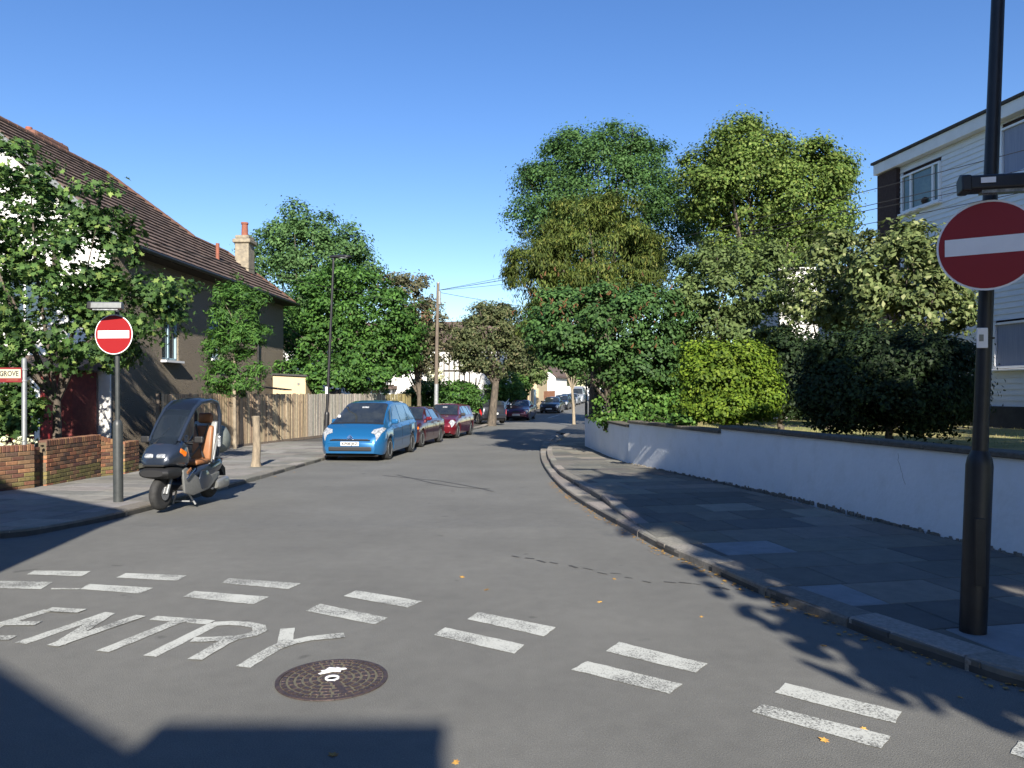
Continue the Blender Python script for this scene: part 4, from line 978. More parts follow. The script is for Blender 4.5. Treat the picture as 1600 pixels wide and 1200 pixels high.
ptree('yew_tree', 930, 25, [(925, 400, 85, 75, 0), (850, 430, 50, 70, 0), (900, 350, 42, 40, 0), (960, 345, 40, 38, 0), (1000, 420, 45, 60, 0), (870, 500, 55, 60, 0), (880, 385, 30, 35, 0)], 70000, .14, 'leaf_yew', 'golden green yew with feathery upright tips', zbase=.7, trunk_r=.2, fork=2, shape=NEEDLE, clump=.2, per=22, shell=.14, updir=np.array([0, 0, 1.]), bough=.22, inner=.28)
e = ptree('lilac_bush', 950, 21.5, [(940, 510, 95, 65, 0), (880, 500, 50, 50, 0), (1030, 500, 50, 45, 0), (908, 540, 60, 42, -.3), (1000, 565, 65, 46, 0), (852, 525, 26, 32, 0)], 34000, .11, 'leaf_lilac', 'dark green lilac with rusty seed heads overhanging the pavement', zbase=.7, cat='shrub', trunk_r=.1, fork=.8, shape=OVAL, clump=.19, per=18, shell=.15, bough=.26)
sb = bmesh.new()
for i in range(80):
    px, py = random.gauss(940, 65), random.gauss(492, 30); yy = 21.5-random.uniform(.9, 1.5); p = Vector((X(px, yy), yy, Z(py, yy)))-Vector(e.location)
    tube(sb, [p, p+Vector((random.uniform(-.06, .06), 0, .06)), p+Vector((random.uniform(-.1, .1), 0, .12))], [.022, .02, .004], 5)
mobj('seed_heads', sb, 'seed_head', e, kind='stuff')
ptree('ivy_mound', 985, 21.6, [(982, 600, 26, 44, 0), (1025, 608, 48, 42, .3), (966, 630, 16, 20, 0), (1040, 640, 40, 30, .2), (970, 645, 40, 25, 0)], 15000, .09, 'leaf_hedge', 'ivy and low shrubs behind the end of the white wall', zbase=.7, cat='shrub', trunk_r=.06, fork=.3, shape=ROUND, clump=.16, per=14, shell=.2)
ptree('grey_bush', 1145, 22, [(1140, 440, 92, 72, 0), (1100, 480, 60, 60, 0), (1190, 480, 50, 60, 0), (1150, 520, 90, 40, 0)], 24000, .12, 'leaf_greygreen', 'rounded grey green bush below the lime tree', zbase=.8, cat='shrub', trunk_r=.12, fork=.7, clump=.17, per=14, shell=.12, bough=.2)
ptree('olive_bush', 1430, 16.5, [(1425, 420, 62, 70, 0), (1390, 400, 40, 50, 0), (1480, 450, 38, 50, 0), (1420, 490, 90, 35, 0), (1360, 440, 30, 50, 0)], 13000, .125, 'leaf_olive', 'pale olive bush in front of the white weatherboarding', zbase=.8, cat='shrub', trunk_r=.09, fork=.8, clump=.15, per=13, shell=.16, bough=.24)
ptree('olive_bush', 1295, 18.5, [(1290, 430, 50, 62, 0), (1270, 480, 38, 50, 0), (1320, 400, 28, 40, 0), (1330, 490, 40, 35, 0)], 8000, .12, 'leaf_olive', 'pale olive bush between lime tree and the sunlit white building', zbase=.8, cat='shrub', trunk_r=.09, fork=.8, clump=.15, per=12, shell=.2, bough=.24)
ptree('golden_hedge', 1135, 16, [(1130, 590, 60, 50, 0), (1092, 568, 26, 32, 0), (1172, 566, 34, 32, 0), (1130, 560, 50, 26, 0), (1098, 615, 30, 36, 0), (1182, 612, 34, 40, 0), (1135, 638, 70, 22, 0)], 34000, .07, 'leaf_golden', 'sunlit yellow green clipped shrub above the white wall', zbase=.8, cat='shrub', trunk_r=.07, fork=.35, shape=OVAL, clump=.13, per=16, shell=.12, bough=0)
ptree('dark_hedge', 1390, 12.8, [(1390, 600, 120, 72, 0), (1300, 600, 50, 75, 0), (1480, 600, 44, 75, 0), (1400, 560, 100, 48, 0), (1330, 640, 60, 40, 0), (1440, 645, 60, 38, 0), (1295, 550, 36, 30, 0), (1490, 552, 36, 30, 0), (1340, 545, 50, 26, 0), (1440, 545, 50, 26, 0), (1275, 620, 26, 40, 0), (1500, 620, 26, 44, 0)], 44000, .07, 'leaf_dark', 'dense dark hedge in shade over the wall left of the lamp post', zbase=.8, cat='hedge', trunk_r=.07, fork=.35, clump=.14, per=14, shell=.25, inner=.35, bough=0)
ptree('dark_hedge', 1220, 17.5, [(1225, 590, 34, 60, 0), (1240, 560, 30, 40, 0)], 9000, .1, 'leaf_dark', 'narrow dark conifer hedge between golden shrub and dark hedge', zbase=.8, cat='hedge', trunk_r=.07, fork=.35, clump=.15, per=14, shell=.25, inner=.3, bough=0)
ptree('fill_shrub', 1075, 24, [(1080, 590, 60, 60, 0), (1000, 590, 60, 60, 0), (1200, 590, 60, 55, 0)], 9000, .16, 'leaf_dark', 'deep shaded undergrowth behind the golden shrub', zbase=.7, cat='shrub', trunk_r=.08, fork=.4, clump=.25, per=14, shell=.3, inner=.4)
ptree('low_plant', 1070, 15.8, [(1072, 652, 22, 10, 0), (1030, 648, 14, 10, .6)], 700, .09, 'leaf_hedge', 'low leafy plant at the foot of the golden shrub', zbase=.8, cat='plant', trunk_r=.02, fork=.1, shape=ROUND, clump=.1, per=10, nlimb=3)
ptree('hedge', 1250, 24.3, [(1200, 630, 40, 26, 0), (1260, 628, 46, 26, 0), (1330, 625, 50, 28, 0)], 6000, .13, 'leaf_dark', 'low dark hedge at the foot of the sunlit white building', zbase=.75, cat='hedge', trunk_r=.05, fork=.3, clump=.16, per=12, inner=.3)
# slim street tree on the right pavement
st_ = G(897, 662, .16)
tree('street_tree', tuple(st_), [(X(905, st_.y)-st_.x, .3, 3.4, .8, .8, .5), (-.5, .5, 3.6, .5, .6, .4)], 2200, .13, 'leaf_ash', 'slim young street tree with pale trunk on the far right pavement', trunk_r=.09, fork=2.0, bark='bark_pale', clump=.2, per=12, lean=(-.12, 0))
# left side: sycamore in the near garden
sy = (-9.6, 16.2, .05)
SB = [(-.9, 0, 3.3, 2.1, 1.5, 1.1), (.4, -.2, 3.0, 1.5, 1.2, .75), (-.6, 0, 4.3, 1.6, 1.4, 1.1), (-1.4, .2, 5.3, 1.1, 1.1, .9), (.6, 0, 4.5, .9, .9, .8), (1.9, -.1, 3.3, .8, .7, .5), (2.5, 0, 3.75, .5, .5, .35), (1.2, .2, 3.6, .9, .8, .6), (.75, 0, 5.6, .5, .5, .5), (1.3, 0, 4.8, .45, .5, .4), (-2.6, 0, 4.2, 1.3, 1.3, 1.4), (-1.3, .1, 6.3, .9, .9, .8), (-2.1, 0, 6.0, 1.2, 1.0, 1.2), (-.3, 0, 5.3, .8, .9, .7)]
e = empty('sycamore_tree', sy, label='sycamore with lobed leaves overhanging the brick wall and no entry sign', cat='tree')
P, N, cc = sample_blobs(SB, 20000, .22, 20, .3, None, .12, .4)
V = leaf_cloud(P[300:], N[300:], .135*(.6+.7*RNG.random(len(P)-300)), MAPLE)
o = link('crown', cloud_mesh('crown', V, 12, 'leaf_sycamore'), e); o['kind'] = 'stuff'
near_ = P[np.argsort(P[:, 1])][:300]; lmz = cloud_mesh('leaf', leaf_cloud(np.zeros((1, 3)), np.array([[0, 0, 1.]]), np.array([.15]), MAPLE), 12, 'leaf_sycamore')
for p in near_:
    o = link('leaf', lmz, e, tuple(p), (random.gauss(.8, .5), random.gauss(0, .5), random.uniform(0, 6.28))); s = random.uniform(.7, 1.2); o.scale = (s, s, s)
limbs((0, 0, 0), [tuple(cc[i]) for i in RNG.choice(len(cc), 9, replace=False)], .10, 1.5, 'bark', e)
ptree('garden_shrub', 30, 15.5, [(5, 640, 40, 42, 0), (50, 652, 24, 26, 0), (-40, 640, 50, 60, 0)], 2000, .14, 'leaf_sycamore', 'leafy shrub behind the low brick wall and street name post', cat='shrub', trunk_r=.04, fork=.3, shape=MAPLE, clump=.25, per=12)
ptree('flowering_shrub', 20, 13.6, [(15, 694, 30, 9, 0), (45, 690, 12, 7, 0), (-30, 694, 20, 9, 0)], 500, .055, 'flower', 'cream flowered variegated shrub on top of the brick wall', zbase=.1, cat='plant', trunk_r=.02, fork=.2, shape=ROUND, clump=.08, per=8, nlimb=4)
tree('garden_tree', (-22, 22, 0), [(0, 0, 4.5, 3.2, 3, 2.8), (1.5, 0, 6.5, 2, 2, 1.8)], 9000, .3, 'leaf_ash', 'broad garden tree well left of the gabled house', trunk_r=.2, fork=2, shape=OVAL, clump=.4)
tree('garden_tree', (-30, 14, 0), [(0, 0, 4.2, 4, 3, 3), (-2, 0, 5.5, 2.5, 2, 2)], 9000, .32, 'leaf_blue', 'garden tree at the far left beyond the side road', trunk_r=.2, fork=2, shape=OVAL, clump=.4)
tree('hedge', (-17, 15.5, 0), [(-3, 0, 1.1, 3.5, .8, 1.1), (2, .3, 1.0, 3.2, .8, 1.0)], 9000, .13, 'leaf_hedge', 'garden hedge continuing left of the brick wall', cat='hedge', trunk_r=.05, fork=.3, clump=.2, bough=0)
ptree('young_tree', 367, 25, [(368, 470, 26, 30, 0), (395, 470, 22, 18, 0), (345, 500, 24, 20, 0), (375, 530, 32, 24, 0), (350, 555, 28, 22, 0), (375, 590, 36, 26, 0), (340, 590, 24, 24, 0), (368, 445, 16, 16, 0), (392, 520, 26, 14, 0), (340, 530, 22, 16, 0), (372, 500, 34, 18, 0)], 11000, .16, 'leaf_ash_bright', 'slender young tree with feathery tiers in front of the pebbledash wall', trunk_r=.06, fork=4.2, bark='bark_pale', shape=NEEDLE, clump=.15, per=16, shell=.25, nlimb=10)
ptree('ash_tree', 480, 46, [(470, 410, 50, 60, 0), (520, 420, 45, 52, 0), (463, 348, 20, 32, 0), (448, 380, 28, 40, 0), (508, 362, 20, 26, 0), (412, 405, 28, 38, 0), (548, 385, 20, 34, 0), (575, 415, 18, 24, 0), (480, 480, 80, 45, 0), (390, 385, 14, 18, 0)], 34000, .19, 'leaf_ash', 'tall ash tree behind the black lamp post', trunk_r=.25, fork=4, clump=.42, per=16, shell=.22, nlimb=14, inner=.28)
ptree('sumac_tree', 560, 40, [(570, 490, 60, 55, 0), (530, 540, 60, 50, 0), (610, 500, 50, 50, 0), (590, 550, 60, 35, 0), (500, 480, 40, 50, 0), (540, 440, 40, 30, 0), (440, 520, 40, 60, 0)], 30000, .2, 'leaf_ash_bright', 'bright green tree leaning over the grey fence', trunk_r=.18, fork=2.2, clump=.3, per=16, shell=.25, inner=.28)
ptree('brown_leaved_tree', 655, 42, [(640, 480, 35, 42, 0), (665, 510, 30, 40, 0), (625, 540, 50, 40, 0), (670, 550, 28, 30, 0), (600, 455, 22, 22, 0), (655, 440, 14, 10, 0), (628, 435, 16, 12, 0), (688, 515, 14, 26, 0), (640, 565, 36, 20, 0)], 13000, .18, 'leaf_brownish', 'sparse tree with pinkish brown leaf tips beside the telegraph pole', trunk_r=.15, fork=1.8, clump=.25, per=12, shell=.3)
ptree('hedge', 470, 36, [(460, 590, 40, 24, 0), (520, 585, 60, 30, 0), (570, 595, 40, 20, 0)], 7000, .2, 'leaf_ash_bright', 'green shrubs just above the grey boards of the fence', cat='hedge', trunk_r=.05, fork=.5, clump=.25, per=14)
tr = G(768, 656, .1)
ptree('street_tree', 768, 45, [(765, 515, 42, 30, 0), (730, 530, 28, 28, 0), (800, 530, 28, 30, 0), (765, 555, 50, 28, 0), (780, 500, 30, 22, 0), (735, 560, 24, 20, 0), (720, 545, 18, 24, 0), (815, 560, 20, 24, 0), (765, 490, 34, 18, 0)], 26000, .16, 'leaf_street', 'rounded street tree with grey green crown on the left pavement', trunk_r=.26, fork=2.5, clump=.25, per=14, shell=.2, nlimb=12, lean=(.25, 0))
ptree('palm_shrub', 743, 52, [(743, 572, 20, 14, 0)], 900, .7, 'leaf_brownish', 'small spiky cabbage palm in front of the half timbered house', cat='palm', trunk_r=.09, fork=2.0, bark='bark_pale', shape=NEEDLE*np.array([.35, 1]), clump=.2, per=60, nlimb=3)
ptree('hedge', 665, 47, [(665, 620, 28, 20, 0), (650, 625, 20, 18, 0)], 5000, .16, 'leaf_hedge', 'bright green privet hedge left of the telegraph pole', cat='hedge', trunk_r=.05, fork=.3, shape=ROUND, clump=.2, per=12)
ptree('white_flowering_shrub', 668, 50, [(665, 595, 18, 14, 0), (680, 588, 10, 12, 0)], 1500, .15, 'flower', 'shrub covered in creamy white blossom above the privet hedge', cat='shrub', trunk_r=.05, fork=1, shape=ROUND, clump=.15, per=10)
ptree('hedge', 715, 46, [(715, 618, 30, 20, 0), (735, 625, 22, 18, 0), (700, 610, 16, 16, 0)], 6000, .16, 'leaf_ash_bright', 'mixed hedge between telegraph pole and driveway', cat='hedge', trunk_r=.05, fork=.3, clump=.2, per=12)
ptree('hedge', 792, 66, [(792, 612, 24, 22, 0), (808, 606, 18, 18, 0), (776, 608, 16, 16, 0), (740, 612, 26, 12, 0)], 6000, .2, 'leaf_hedge', 'tall bright hedge right of the street tree trunk', cat='hedge', trunk_r=.05, fork=.3, shape=ROUND, clump=.22, per=12)
ptree('hedge', 786, 56.5, [(784, 596, 16, 22, 0), (796, 606, 16, 20, 0), (774, 610, 14, 20, 0), (806, 618, 12, 14, 0)], 7000, .17, 'leaf_hedge', 'bright green garden shrubs beside the white house end right of the street tree trunk', cat='hedge', trunk_r=.05, fork=.3, shape=OVAL, clump=.2, per=12)
ptree('garden_tree', 828, 70, [(828, 575, 20, 26, 0), (815, 590, 16, 18, 0), (842, 580, 14, 18, 0)], 7000, .24, 'leaf_greygreen', 'soft green garden tree overhanging the gateway at the bend', trunk_r=.12, fork=1.8, bark='bark_pale', clump=.3, per=12)
ptree('garden_tree', 790, 80, [(790, 560, 40, 20, 0), (760, 570, 30, 18, 0)], 5000, .3, 'leaf_hedge', 'distant green tree filling the gap behind the street tree', trunk_r=.15, fork=2, clump=.4, per=12)
ptree('background_tree', 895, 128, [(890, 580, 30, 24, 0), (930, 575, 34, 28, 0), (860, 590, 22, 16, 0)], 8000, .45, 'leaf_greygreen', 'distant tree above the far white boundary wall', trunk_r=.3, fork=3, clump=.7, per=12)
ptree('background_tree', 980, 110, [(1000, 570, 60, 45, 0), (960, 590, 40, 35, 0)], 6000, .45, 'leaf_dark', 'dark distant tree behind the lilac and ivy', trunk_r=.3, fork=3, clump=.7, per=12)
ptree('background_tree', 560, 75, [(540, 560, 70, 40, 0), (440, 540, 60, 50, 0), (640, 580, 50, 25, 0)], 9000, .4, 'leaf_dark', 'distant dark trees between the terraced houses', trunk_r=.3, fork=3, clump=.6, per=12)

# cut stump on the left pavement
sp_ = G(400, 729, KH)
sm = empty('tree_stump', tuple(sp_), .3, label='cut pale trunk standing on the left pavement near the kerb', cat='stump')
mobj('trunk', T([(0, 0, -.02), (0, .0, .12), (.02, 0, .5), (.01, .01, .9), (.0, 0, 1.2)], [.14, .1, .095, .085, .09], 12), 'stump_wood', sm, smooth=60); mobj('cut_top', LA([(.001, 1.2), (.085, 1.2), (.08, 1.215), (.001, 1.215)], n=12), 'bark_pale', sm)

# ================================================================== STREET FURNITURE
def lamp_post(base, label, lean, head_dir, h=6.1, sticker=False, par_h=None):
    e = empty('lamp_post', tuple(base), label=label, cat='lamp post', group='black lamp posts along the street')
    def P(z): return (lean[0]*z, lean[1]*z, z)
    mobj('base_column', T([P(-.05), P(1.12), P(1.17), P(1.22)], [.083, .083, .075, .052], 20), 'black_metal', e, smooth=50)
    mobj('shaft', T([P(1.2), P(h)], [.05, .036], 16), 'black_metal', e, smooth=50)
    mobj('access_door', B((-.0, -.083, .55), (.07, .012, .45), bev=.003, seg=1), 'black_metal', e)
    a = math.atan2(head_dir[1], head_dir[0]); tp = Vector(P(h)); rot = Matrix.Rotation(a, 3, 'Z')
    bm = bmesh.new(); prof = [(-.12, .055, .05), (-.02, .075, .06), (.15, .12, .075), (.38, .13, .07), (.52, .09, .045), (.58, .03, .02)]; rings = []
    for x, wy, hz in prof:
        rings.append([bm.verts.new(tp+rot @ Vector((x, wy*math.cos(t), .03+hz*(math.sin(t) if math.sin(t) > 0 else .55*math.sin(t))))) for t in np.linspace(0, 2*math.pi, 15)[:-1]])
    for r0, r1 in zip(rings, rings[1:]):
        for k in range(14): bm.faces.new((r0[k], r0[(k+1) % 14], r1[(k+1) % 14], r1[k]))
    bm.faces.new(rings[0]); bm.faces.new(rings[-1]); mobj('lantern', bm, 'black_metal', e, smooth=50)
    bm = LA([(.001, -.02), (.09, -.012), (.1, .02), (.001, .02)], n=16); bmesh.ops.scale(bm, vec=(1.8, .95, 1), verts=bm.verts)
    o = mobj('lamp_lens', bm, 'lamp_glass', e, smooth=50); o.location = tp+rot @ Vector((.3, 0, -.005)); o.rotation_euler = (0, 0, a)
    return e
rp = Vector((3.12, 5.2, zg(5.2)+.08))
lpr = lamp_post(rp, 'close black lamp post on the right pavement carrying a no entry sign', (.040, 0), (-1, .12))
lp2 = Vector((-5.93, 24.4, hl(-5.9, 24.4)))
lpl = lamp_post(lp2, 'black lamp post on the left pavement beside the blue car', (.043, 0), (1, -.1))
mobj('number_tag', B((.05, -.055, 1.9), (.07, .02, .22)), 'sign_white', lpl)
lp3 = G(916, 661, .16); lamp_post(lp3, 'distant black lamp post half hidden by the lilac beside the slim tree', (.0, 0), (-1, .1))
mobj('notice_plate', B((.03, -.055, 1.98), (.075, .012, .135), bev=.004, seg=1), 'sign_white', lpr); mobj('notice_symbol', B((.02, -.063, 1.98), (.028, .004, .045)), 'grey_metal', lpr); mobj('notice_clip', B((.09, -.04, 1.98), (.05, .03, .012)), 'black_metal', lpr)
def no_entry(center, yaw, dia, label, roll=0, par=None):
    """disc facing -y when yaw = 0"""
    e = empty('no_entry_sign', center, yaw, label=label, cat='road sign', group='round no entry signs'); r = dia/2
    e.rotation_euler = (0, roll, yaw)
    mobj('disc', LA([(r, .0), (r, .006), (.001, .006)], (0, 0, 0), 'y', 48), 'sign_white', e)
    o = mobj('red_face', LA([(r*.955, -.003), (r*.955, .0), (.001, .0)], (0, 0, 0), 'y', 48), 'sign_red', e)
    mobj('white_bar', B((0, -.0045, 0), (dia*.83, .003, dia*.19)), 'sign_white', e)
    bm = bmesh.new()
    for z in (-r*.5, r*.5): box(bm, (0, .025, z), (dia*.75, .03, .035))
    mobj('back_rail', bm, 'galvanised', e); return e
def sign_lamp(loc, yaw, L_, label, sticker=False):
    e = empty('sign_lamp', loc, yaw, label=label, cat='lamp', group='lamps lighting the no entry signs')
    mobj('housing', PR([(-.06, -.04), (.05, -.055), (.06, .03), (.0, .06), (-.05, .045)], L_, 'x', 0, bev=.01), 'black_metal' if sticker else 'grey_metal', e)
    mobj('end_cap', PR([(-.065, -.05), (.055, -.06), (.068, .035), (.0, .068), (-.058, .05)], .06, 'x', -L_/2+.02, bev=.01), 'black_metal', e)
    mobj('lens', B((0, .0, -.055), (L_*.75, .07, .02)), 'lamp_glass', e)
    mobj('bracket', T([(L_*.05, .03, 0), (L_*.05, .2, -.02), (L_*.05, .27, -.06)], .02, 8), 'black_metal', e)
    if sticker: mobj('maker_label', B((-L_/2+.14, -.062, .01), (.085, .004, .035)), 'sign_white', e)
    return e
no_entry((3.085, 4.98, 2.65), R(-33), .585, 'large close no entry sign in shade at the right edge', roll=R(0))
sign_lamp((3.34, 4.86, 3.035), R(-14), .9, 'dark sign lamp above the close no entry sign at the right edge', sticker=True)
bm = bmesh.new(); tube(bm, [(3.2, 5.2, 3.16), (3.17, 5.12, 3.08), (3.2, 5.2, 2.98)], .012, 6)
# left sign and its own post
lb = G(185, 784, KH)
e = empty('sign_post', tuple(lb), label='slim dark sign post with thick base on the left pavement', cat='post')
mobj('base_column', T([(0, 0, -.05), (-.01, 0, 1.15), (-.01, 0, 1.2), (-.01, 0, 1.24)], [.07, .07, .062, .036], 18), 'post_dark', e, smooth=50)
mobj('shaft', T([(-.01, 0, 1.22), (-.02, 0, 2.9)], [.034, .034], 14), 'post_dark', e, smooth=50)
no_entry((lb.x-.035, lb.y-.07, Z(523, lb.y)), R(-6), .6, 'sunlit no entry sign on the slim post by the brick wall')
sign_lamp((lb.x-.05, lb.y-.26, Z(481, lb.y)), R(3), .48, 'grey sign lamp above the sunlit no entry sign')
# street name plate
pb = G(38, 763, KH)
e = empty('street_name_sign', tuple(pb), R(4), label='grey post with cream and red street name plate reading GROVE', cat='street sign')
mobj('post', T([(0, 0, -.02), (0, 0, 2.28), (0, 0, 2.3)], [.042, .042, .02], 14), 'grey_metal', e, smooth=50)
zp = Z(586, pb.y)-pb.z
pl = mobj('name_plate', B((-.57, -.05, zp), (1.12, .015, .26), bev=.004, seg=1), 'sign_dark_red', e)
mobj('cream_field', B((-.57, -.0585, zp+.022), (1.08, .003, .155)), 'sign_cream', pl)
t = text_mesh('GROVE', .13, 'lettering', 'sign_ink', pl, (-.225, -.061, zp+.02), (R(90), 0, 0), width=.32)
t = text_mesh('LEWISHAM', .035, 'borough_lettering', 'terracotta', pl, (-.17, -.0585, zp-.09), (R(90), 0, 0), width=.19)
mobj('scribble', T([(-.38, -.062, zp+.05), (-.37, -.062, zp-.01), (-.34, -.062, zp-.03), (-.33, -.062, zp+.04), (-.30, -.062, zp+.05), (-.30, -.062, zp-.02), (-.27, -.062, zp-.04)], .004, 5), 'sign_ink', pl)
for z in (-.1, .1): mobj('clamp', LA([(.05, z-.015), (.05, z+.015), (.043, z+.015), (.043, z-.015)], (0, 0, zp), n=14), 'galvanised', e)
# telegraph pole and wires
tpz = hl(0, 40); tx = X(681, 40)
e = empty('telegraph_pole', (tx, 40, tpz), label='tall weathered timber telegraph pole behind the red hatchbacks', cat='pole')
htop = Z(443, 40)-tpz
mobj('shaft', T([(0, 0, -.05), (.04, 0, htop/2), (.12, 0, htop)], [.105, .095, .075], 12), 'pole_wood', e, smooth=50)
mobj('pale_band', T([(.004, 0, .3), (.03, 0, 2.3)], [.112, .106], 14), 'galvanised', e, smooth=50); mobj('junction_box', B((.2, -.05, htop-.75), (.12, .14, .7), bev=.02), 'grey_metal', e); mobj('cap', LA([(.001, htop), (.09, htop), (.08, htop+.06), (.001, htop+.08)], (.12, 0, 0), n=12), 'galvanised', e)
top = Vector((tx+.12, 40, htop+tpz-.35))
def cable(a, b, sag, r, lab):
    pts = [a.lerp(b, t)-Vector((0, 0, sag*4*t*(1-t))) for t in np.linspace(0, 1, 22)]
    tag(mobj('overhead_cable', T(pts, r, 5), 'cable'), lab, 'cable', 'overhead telephone wires')
for (px, py, yy, s_, lab) in [(2200, 75, 12, .25, 'uppermost telephone wire crossing the sky towards the flats'), (2200, 122, 12, .3, 'second telephone wire from the pole to the upper right'), (2200, 150, 12, .2, 'third telephone wire crossing in front of the white boards'), (2200, 170, 12, .45, 'lowest telephone wire crossing in front of the white boards')]:
    cable(top, Vector((X(px, yy), yy, Z(py, yy))), s_, .009, lab)
cable(top+Vector((0, 0, -.1)), Vector((X(1000, 70), 70, 8.5)), .3, .012, 'telephone wire from the pole to the house beyond the yew')
cable(top+Vector((0, 0, -.5)), Vector((X(735, 56), 56, 6.0)), .5, .01, 'slack wire dropping from the pole to the half timbered house')
cable(Vector((-16, 14, 7.5)), Vector((tx, 40, htop+tpz-1.2)), .6, .012, 'long dark wire passing in front of the rendered chimney')

# ================================================================== CARS
def paint(name, c, metal=.35, rough=.3):
    m = bpy.data.materials.new(name); m.use_nodes = True; b = m.node_tree.nodes['Principled BSDF']
    b.inputs['Base Color'].default_value = (*c, 1); b.inputs['Metallic'].default_value = metal; b.inputs['Roughness'].default_value = rough; b.inputs['Coat Weight'].default_value = .9; b.inputs['Coat Roughness'].default_value = .03
    M[name] = m
paint('paint_blue', (.012, .11, .27)); paint('paint_burgundy', (.065, .009, .015)); paint('paint_red', (.13, .007, .014)); paint('paint_purple', (.085, .008, .03)); paint('paint_black', (.012, .013, .018)); paint('paint_silver', (.3, .32, .34)); paint('paint_dark', (.02, .022, .03)); paint('paint_sky', (.01, .25, .5))
def ip(tab, x): return float(np.interp(x, [p[0] for p in tab], [p[1] for p in tab]))
def make_car(sp, loc, rot, label, cat='car', group='cars parked along the left kerb'):
    L_, Wd = sp['L'], sp['W']/2; xf, xr = sp['xf'], sp['xr']; Rw = sp.get('R', .31); pm = sp['paint']
    e = empty(sp['name'], loc, rot, label=label, cat=cat, group=group)
    xs = sorted(set([round(v, 3) for v in list(np.linspace(-L_/2, L_/2, 45))+[L_/2-.02, L_/2-.06, -L_/2+.02, -L_/2+.06]+[w_+Ra*(Rw+.055) for w_ in (xf, xr) for Ra in (-1, -.98, -.9, -.7, -.4, 0, .4, .7, .9, .98, 1)]]))
    def ring(x):
        u = abs(x)/(L_/2); k = 1-.22*max(0, (u-.80)/.20)**2.2 if x > 0 else 1-.14*max(0, (u-.84)/.16)**2.2
        wm = Wd*k; zt = ip(sp['top'], x); zb = min(ip(sp['belt'], x), zt-.012); wt = ip(sp['tw'], x)*Wd*k
        z0 = ip(sp['bot'], x); za = 0
        for w_ in (xf, xr):
            dx = abs(x-w_); ra = Rw+.055
            if dx < ra: za = max(za, Rw+math.sqrt(max(0, ra*ra-dx*dx)))
        z0a = max(z0, za); zm = min(max(.5*(zb+.18)+.05, z0a+.02), zb-.02); z1 = min(max(z0+.1, z0a+.008), zm-.005)
        wb = wm*.97; cr = max(0, zt-zb)
        gl_ = min(1, max(0, (zt-zb-.1)/.25))      # greenhouse amount
        ez = zt-(.02+.05*gl_)
        P = [(wm*.93, z0a), (wm*.975, z1), (wm, zm), (wm*.99, max(zm+.005, zb-.06)), (wb*.975, zb), (wt, max(zb+.004, ez)), (wt*.86, zt-.018), (wt*.45, zt-.004), (0, zt)]
        return P
    rings = {x: ring(x) for x in xs}
    def surf(x, v):
        P = ring(x); s = 1 if v >= 0 else -1; v = abs(v); i = min(7, int(v)); f = v-i
        return Vector((x, s*(P[i][0]+(P[i+1][0]-P[i][0])*f), P[i][1]+(P[i+1][1]-P[i][1])*f))
    bm = bmesh.new(); VR = []
    for x in xs:
        P = rings[x]; VR.append([bm.verts.new((x, p[0], p[1])) for p in P]+[bm.verts.new((x, -p[0], p[1])) for p in P[-2::-1]])
    for a, b in zip(VR, VR[1:]):
        for i in range(len(a)-1): bm.faces.new((a[i], b[i], b[i+1], a[i+1]))
    bm.faces.new(VR[0]); bm.faces.new(VR[-1][::-1])
    mobj('body', bm, pm, e, smooth=32)
    # dark inside of the wheel arches and underside
    bm = bmesh.new(); box(bm, (0, 0, .36), (L_*.93, Wd*1.62, .3)); mobj('underbody', bm, 'underbody', e)
    def patch(nm, x0, x1, v0, v1, mat, par=e, off=.006, xt0=None, xt1=None, nx=8, nv=4, th=None):
        """panel lying on the body between rings v0 and v1; top edge may have other x limits"""
        xt0 = x0 if xt0 is None else xt0; xt1 = x1 if xt1 is None else xt1; bm = bmesh.new(); g = []
        for j in range(nv+1):
            t = j/nv; row = []
            for i in range(nx+1):
                s = i/nx; x = (x0+(xt0-x0)*t)*(1-s)+(x1+(xt1-x1)*t)*s; v = v0+(v1-v0)*t
                p = surf(x, v); q1, q2 = surf(x+.02, v), surf(x, v+(.05 if v+.05 < 8 else -.05)); nn = (q1-p).cross(q2-p)
                if nn.length > 1e-9: nn.normalize()
                c_ = Vector((p.x*.3, 0, .6)); nn = nn if nn.dot(p-c_) > 0 else -nn
                row.append(bm.verts.new(p+nn*off))
            g.append(row)
        for a, b in zip(g, g[1:]):
            for i in range(nx): bm.faces.new((a[i], a[i+1], b[i+1], b[i]))
        return mobj(nm, bm, mat, par, smooth=50)
    # windscreen and rear window on the top surface
    def screen(nm, xa, xb, vv=5.35, mat='car_glass'):
        bm = bmesh.new(); g = []
        for i in range(9):
            x = xa+(xb-xa)*i/8; row = []
            for v in [vv, 6, 6.6, 7.3, 8]: row.append(surf(x, v))
            row = row+[Vector((p.x, -p.y, p.z)) for p in row[-2::-1]]
            g.append([bm.verts.new(p+Vector((.004 if xa > 0 or xb > 0 else -.004, 0, .006))) for p in row])
        for a, b in zip(g, g[1:]):
            for k in range(len(a)-1): bm.faces.new((a[k], a[k+1], b[k+1], b[k]))
        return mobj(nm, bm, mat, e, smooth=60)
    xF0 = L_/2
    ws = screen('windscreen', *sp['screen']); screen('rear_window', *sp['rear'])
    xc = min(sp['screen'][0]+.09, xF0-.3); screen('cowl', xc, sp['screen'][0]+.005, 5.2, 'black_plastic')
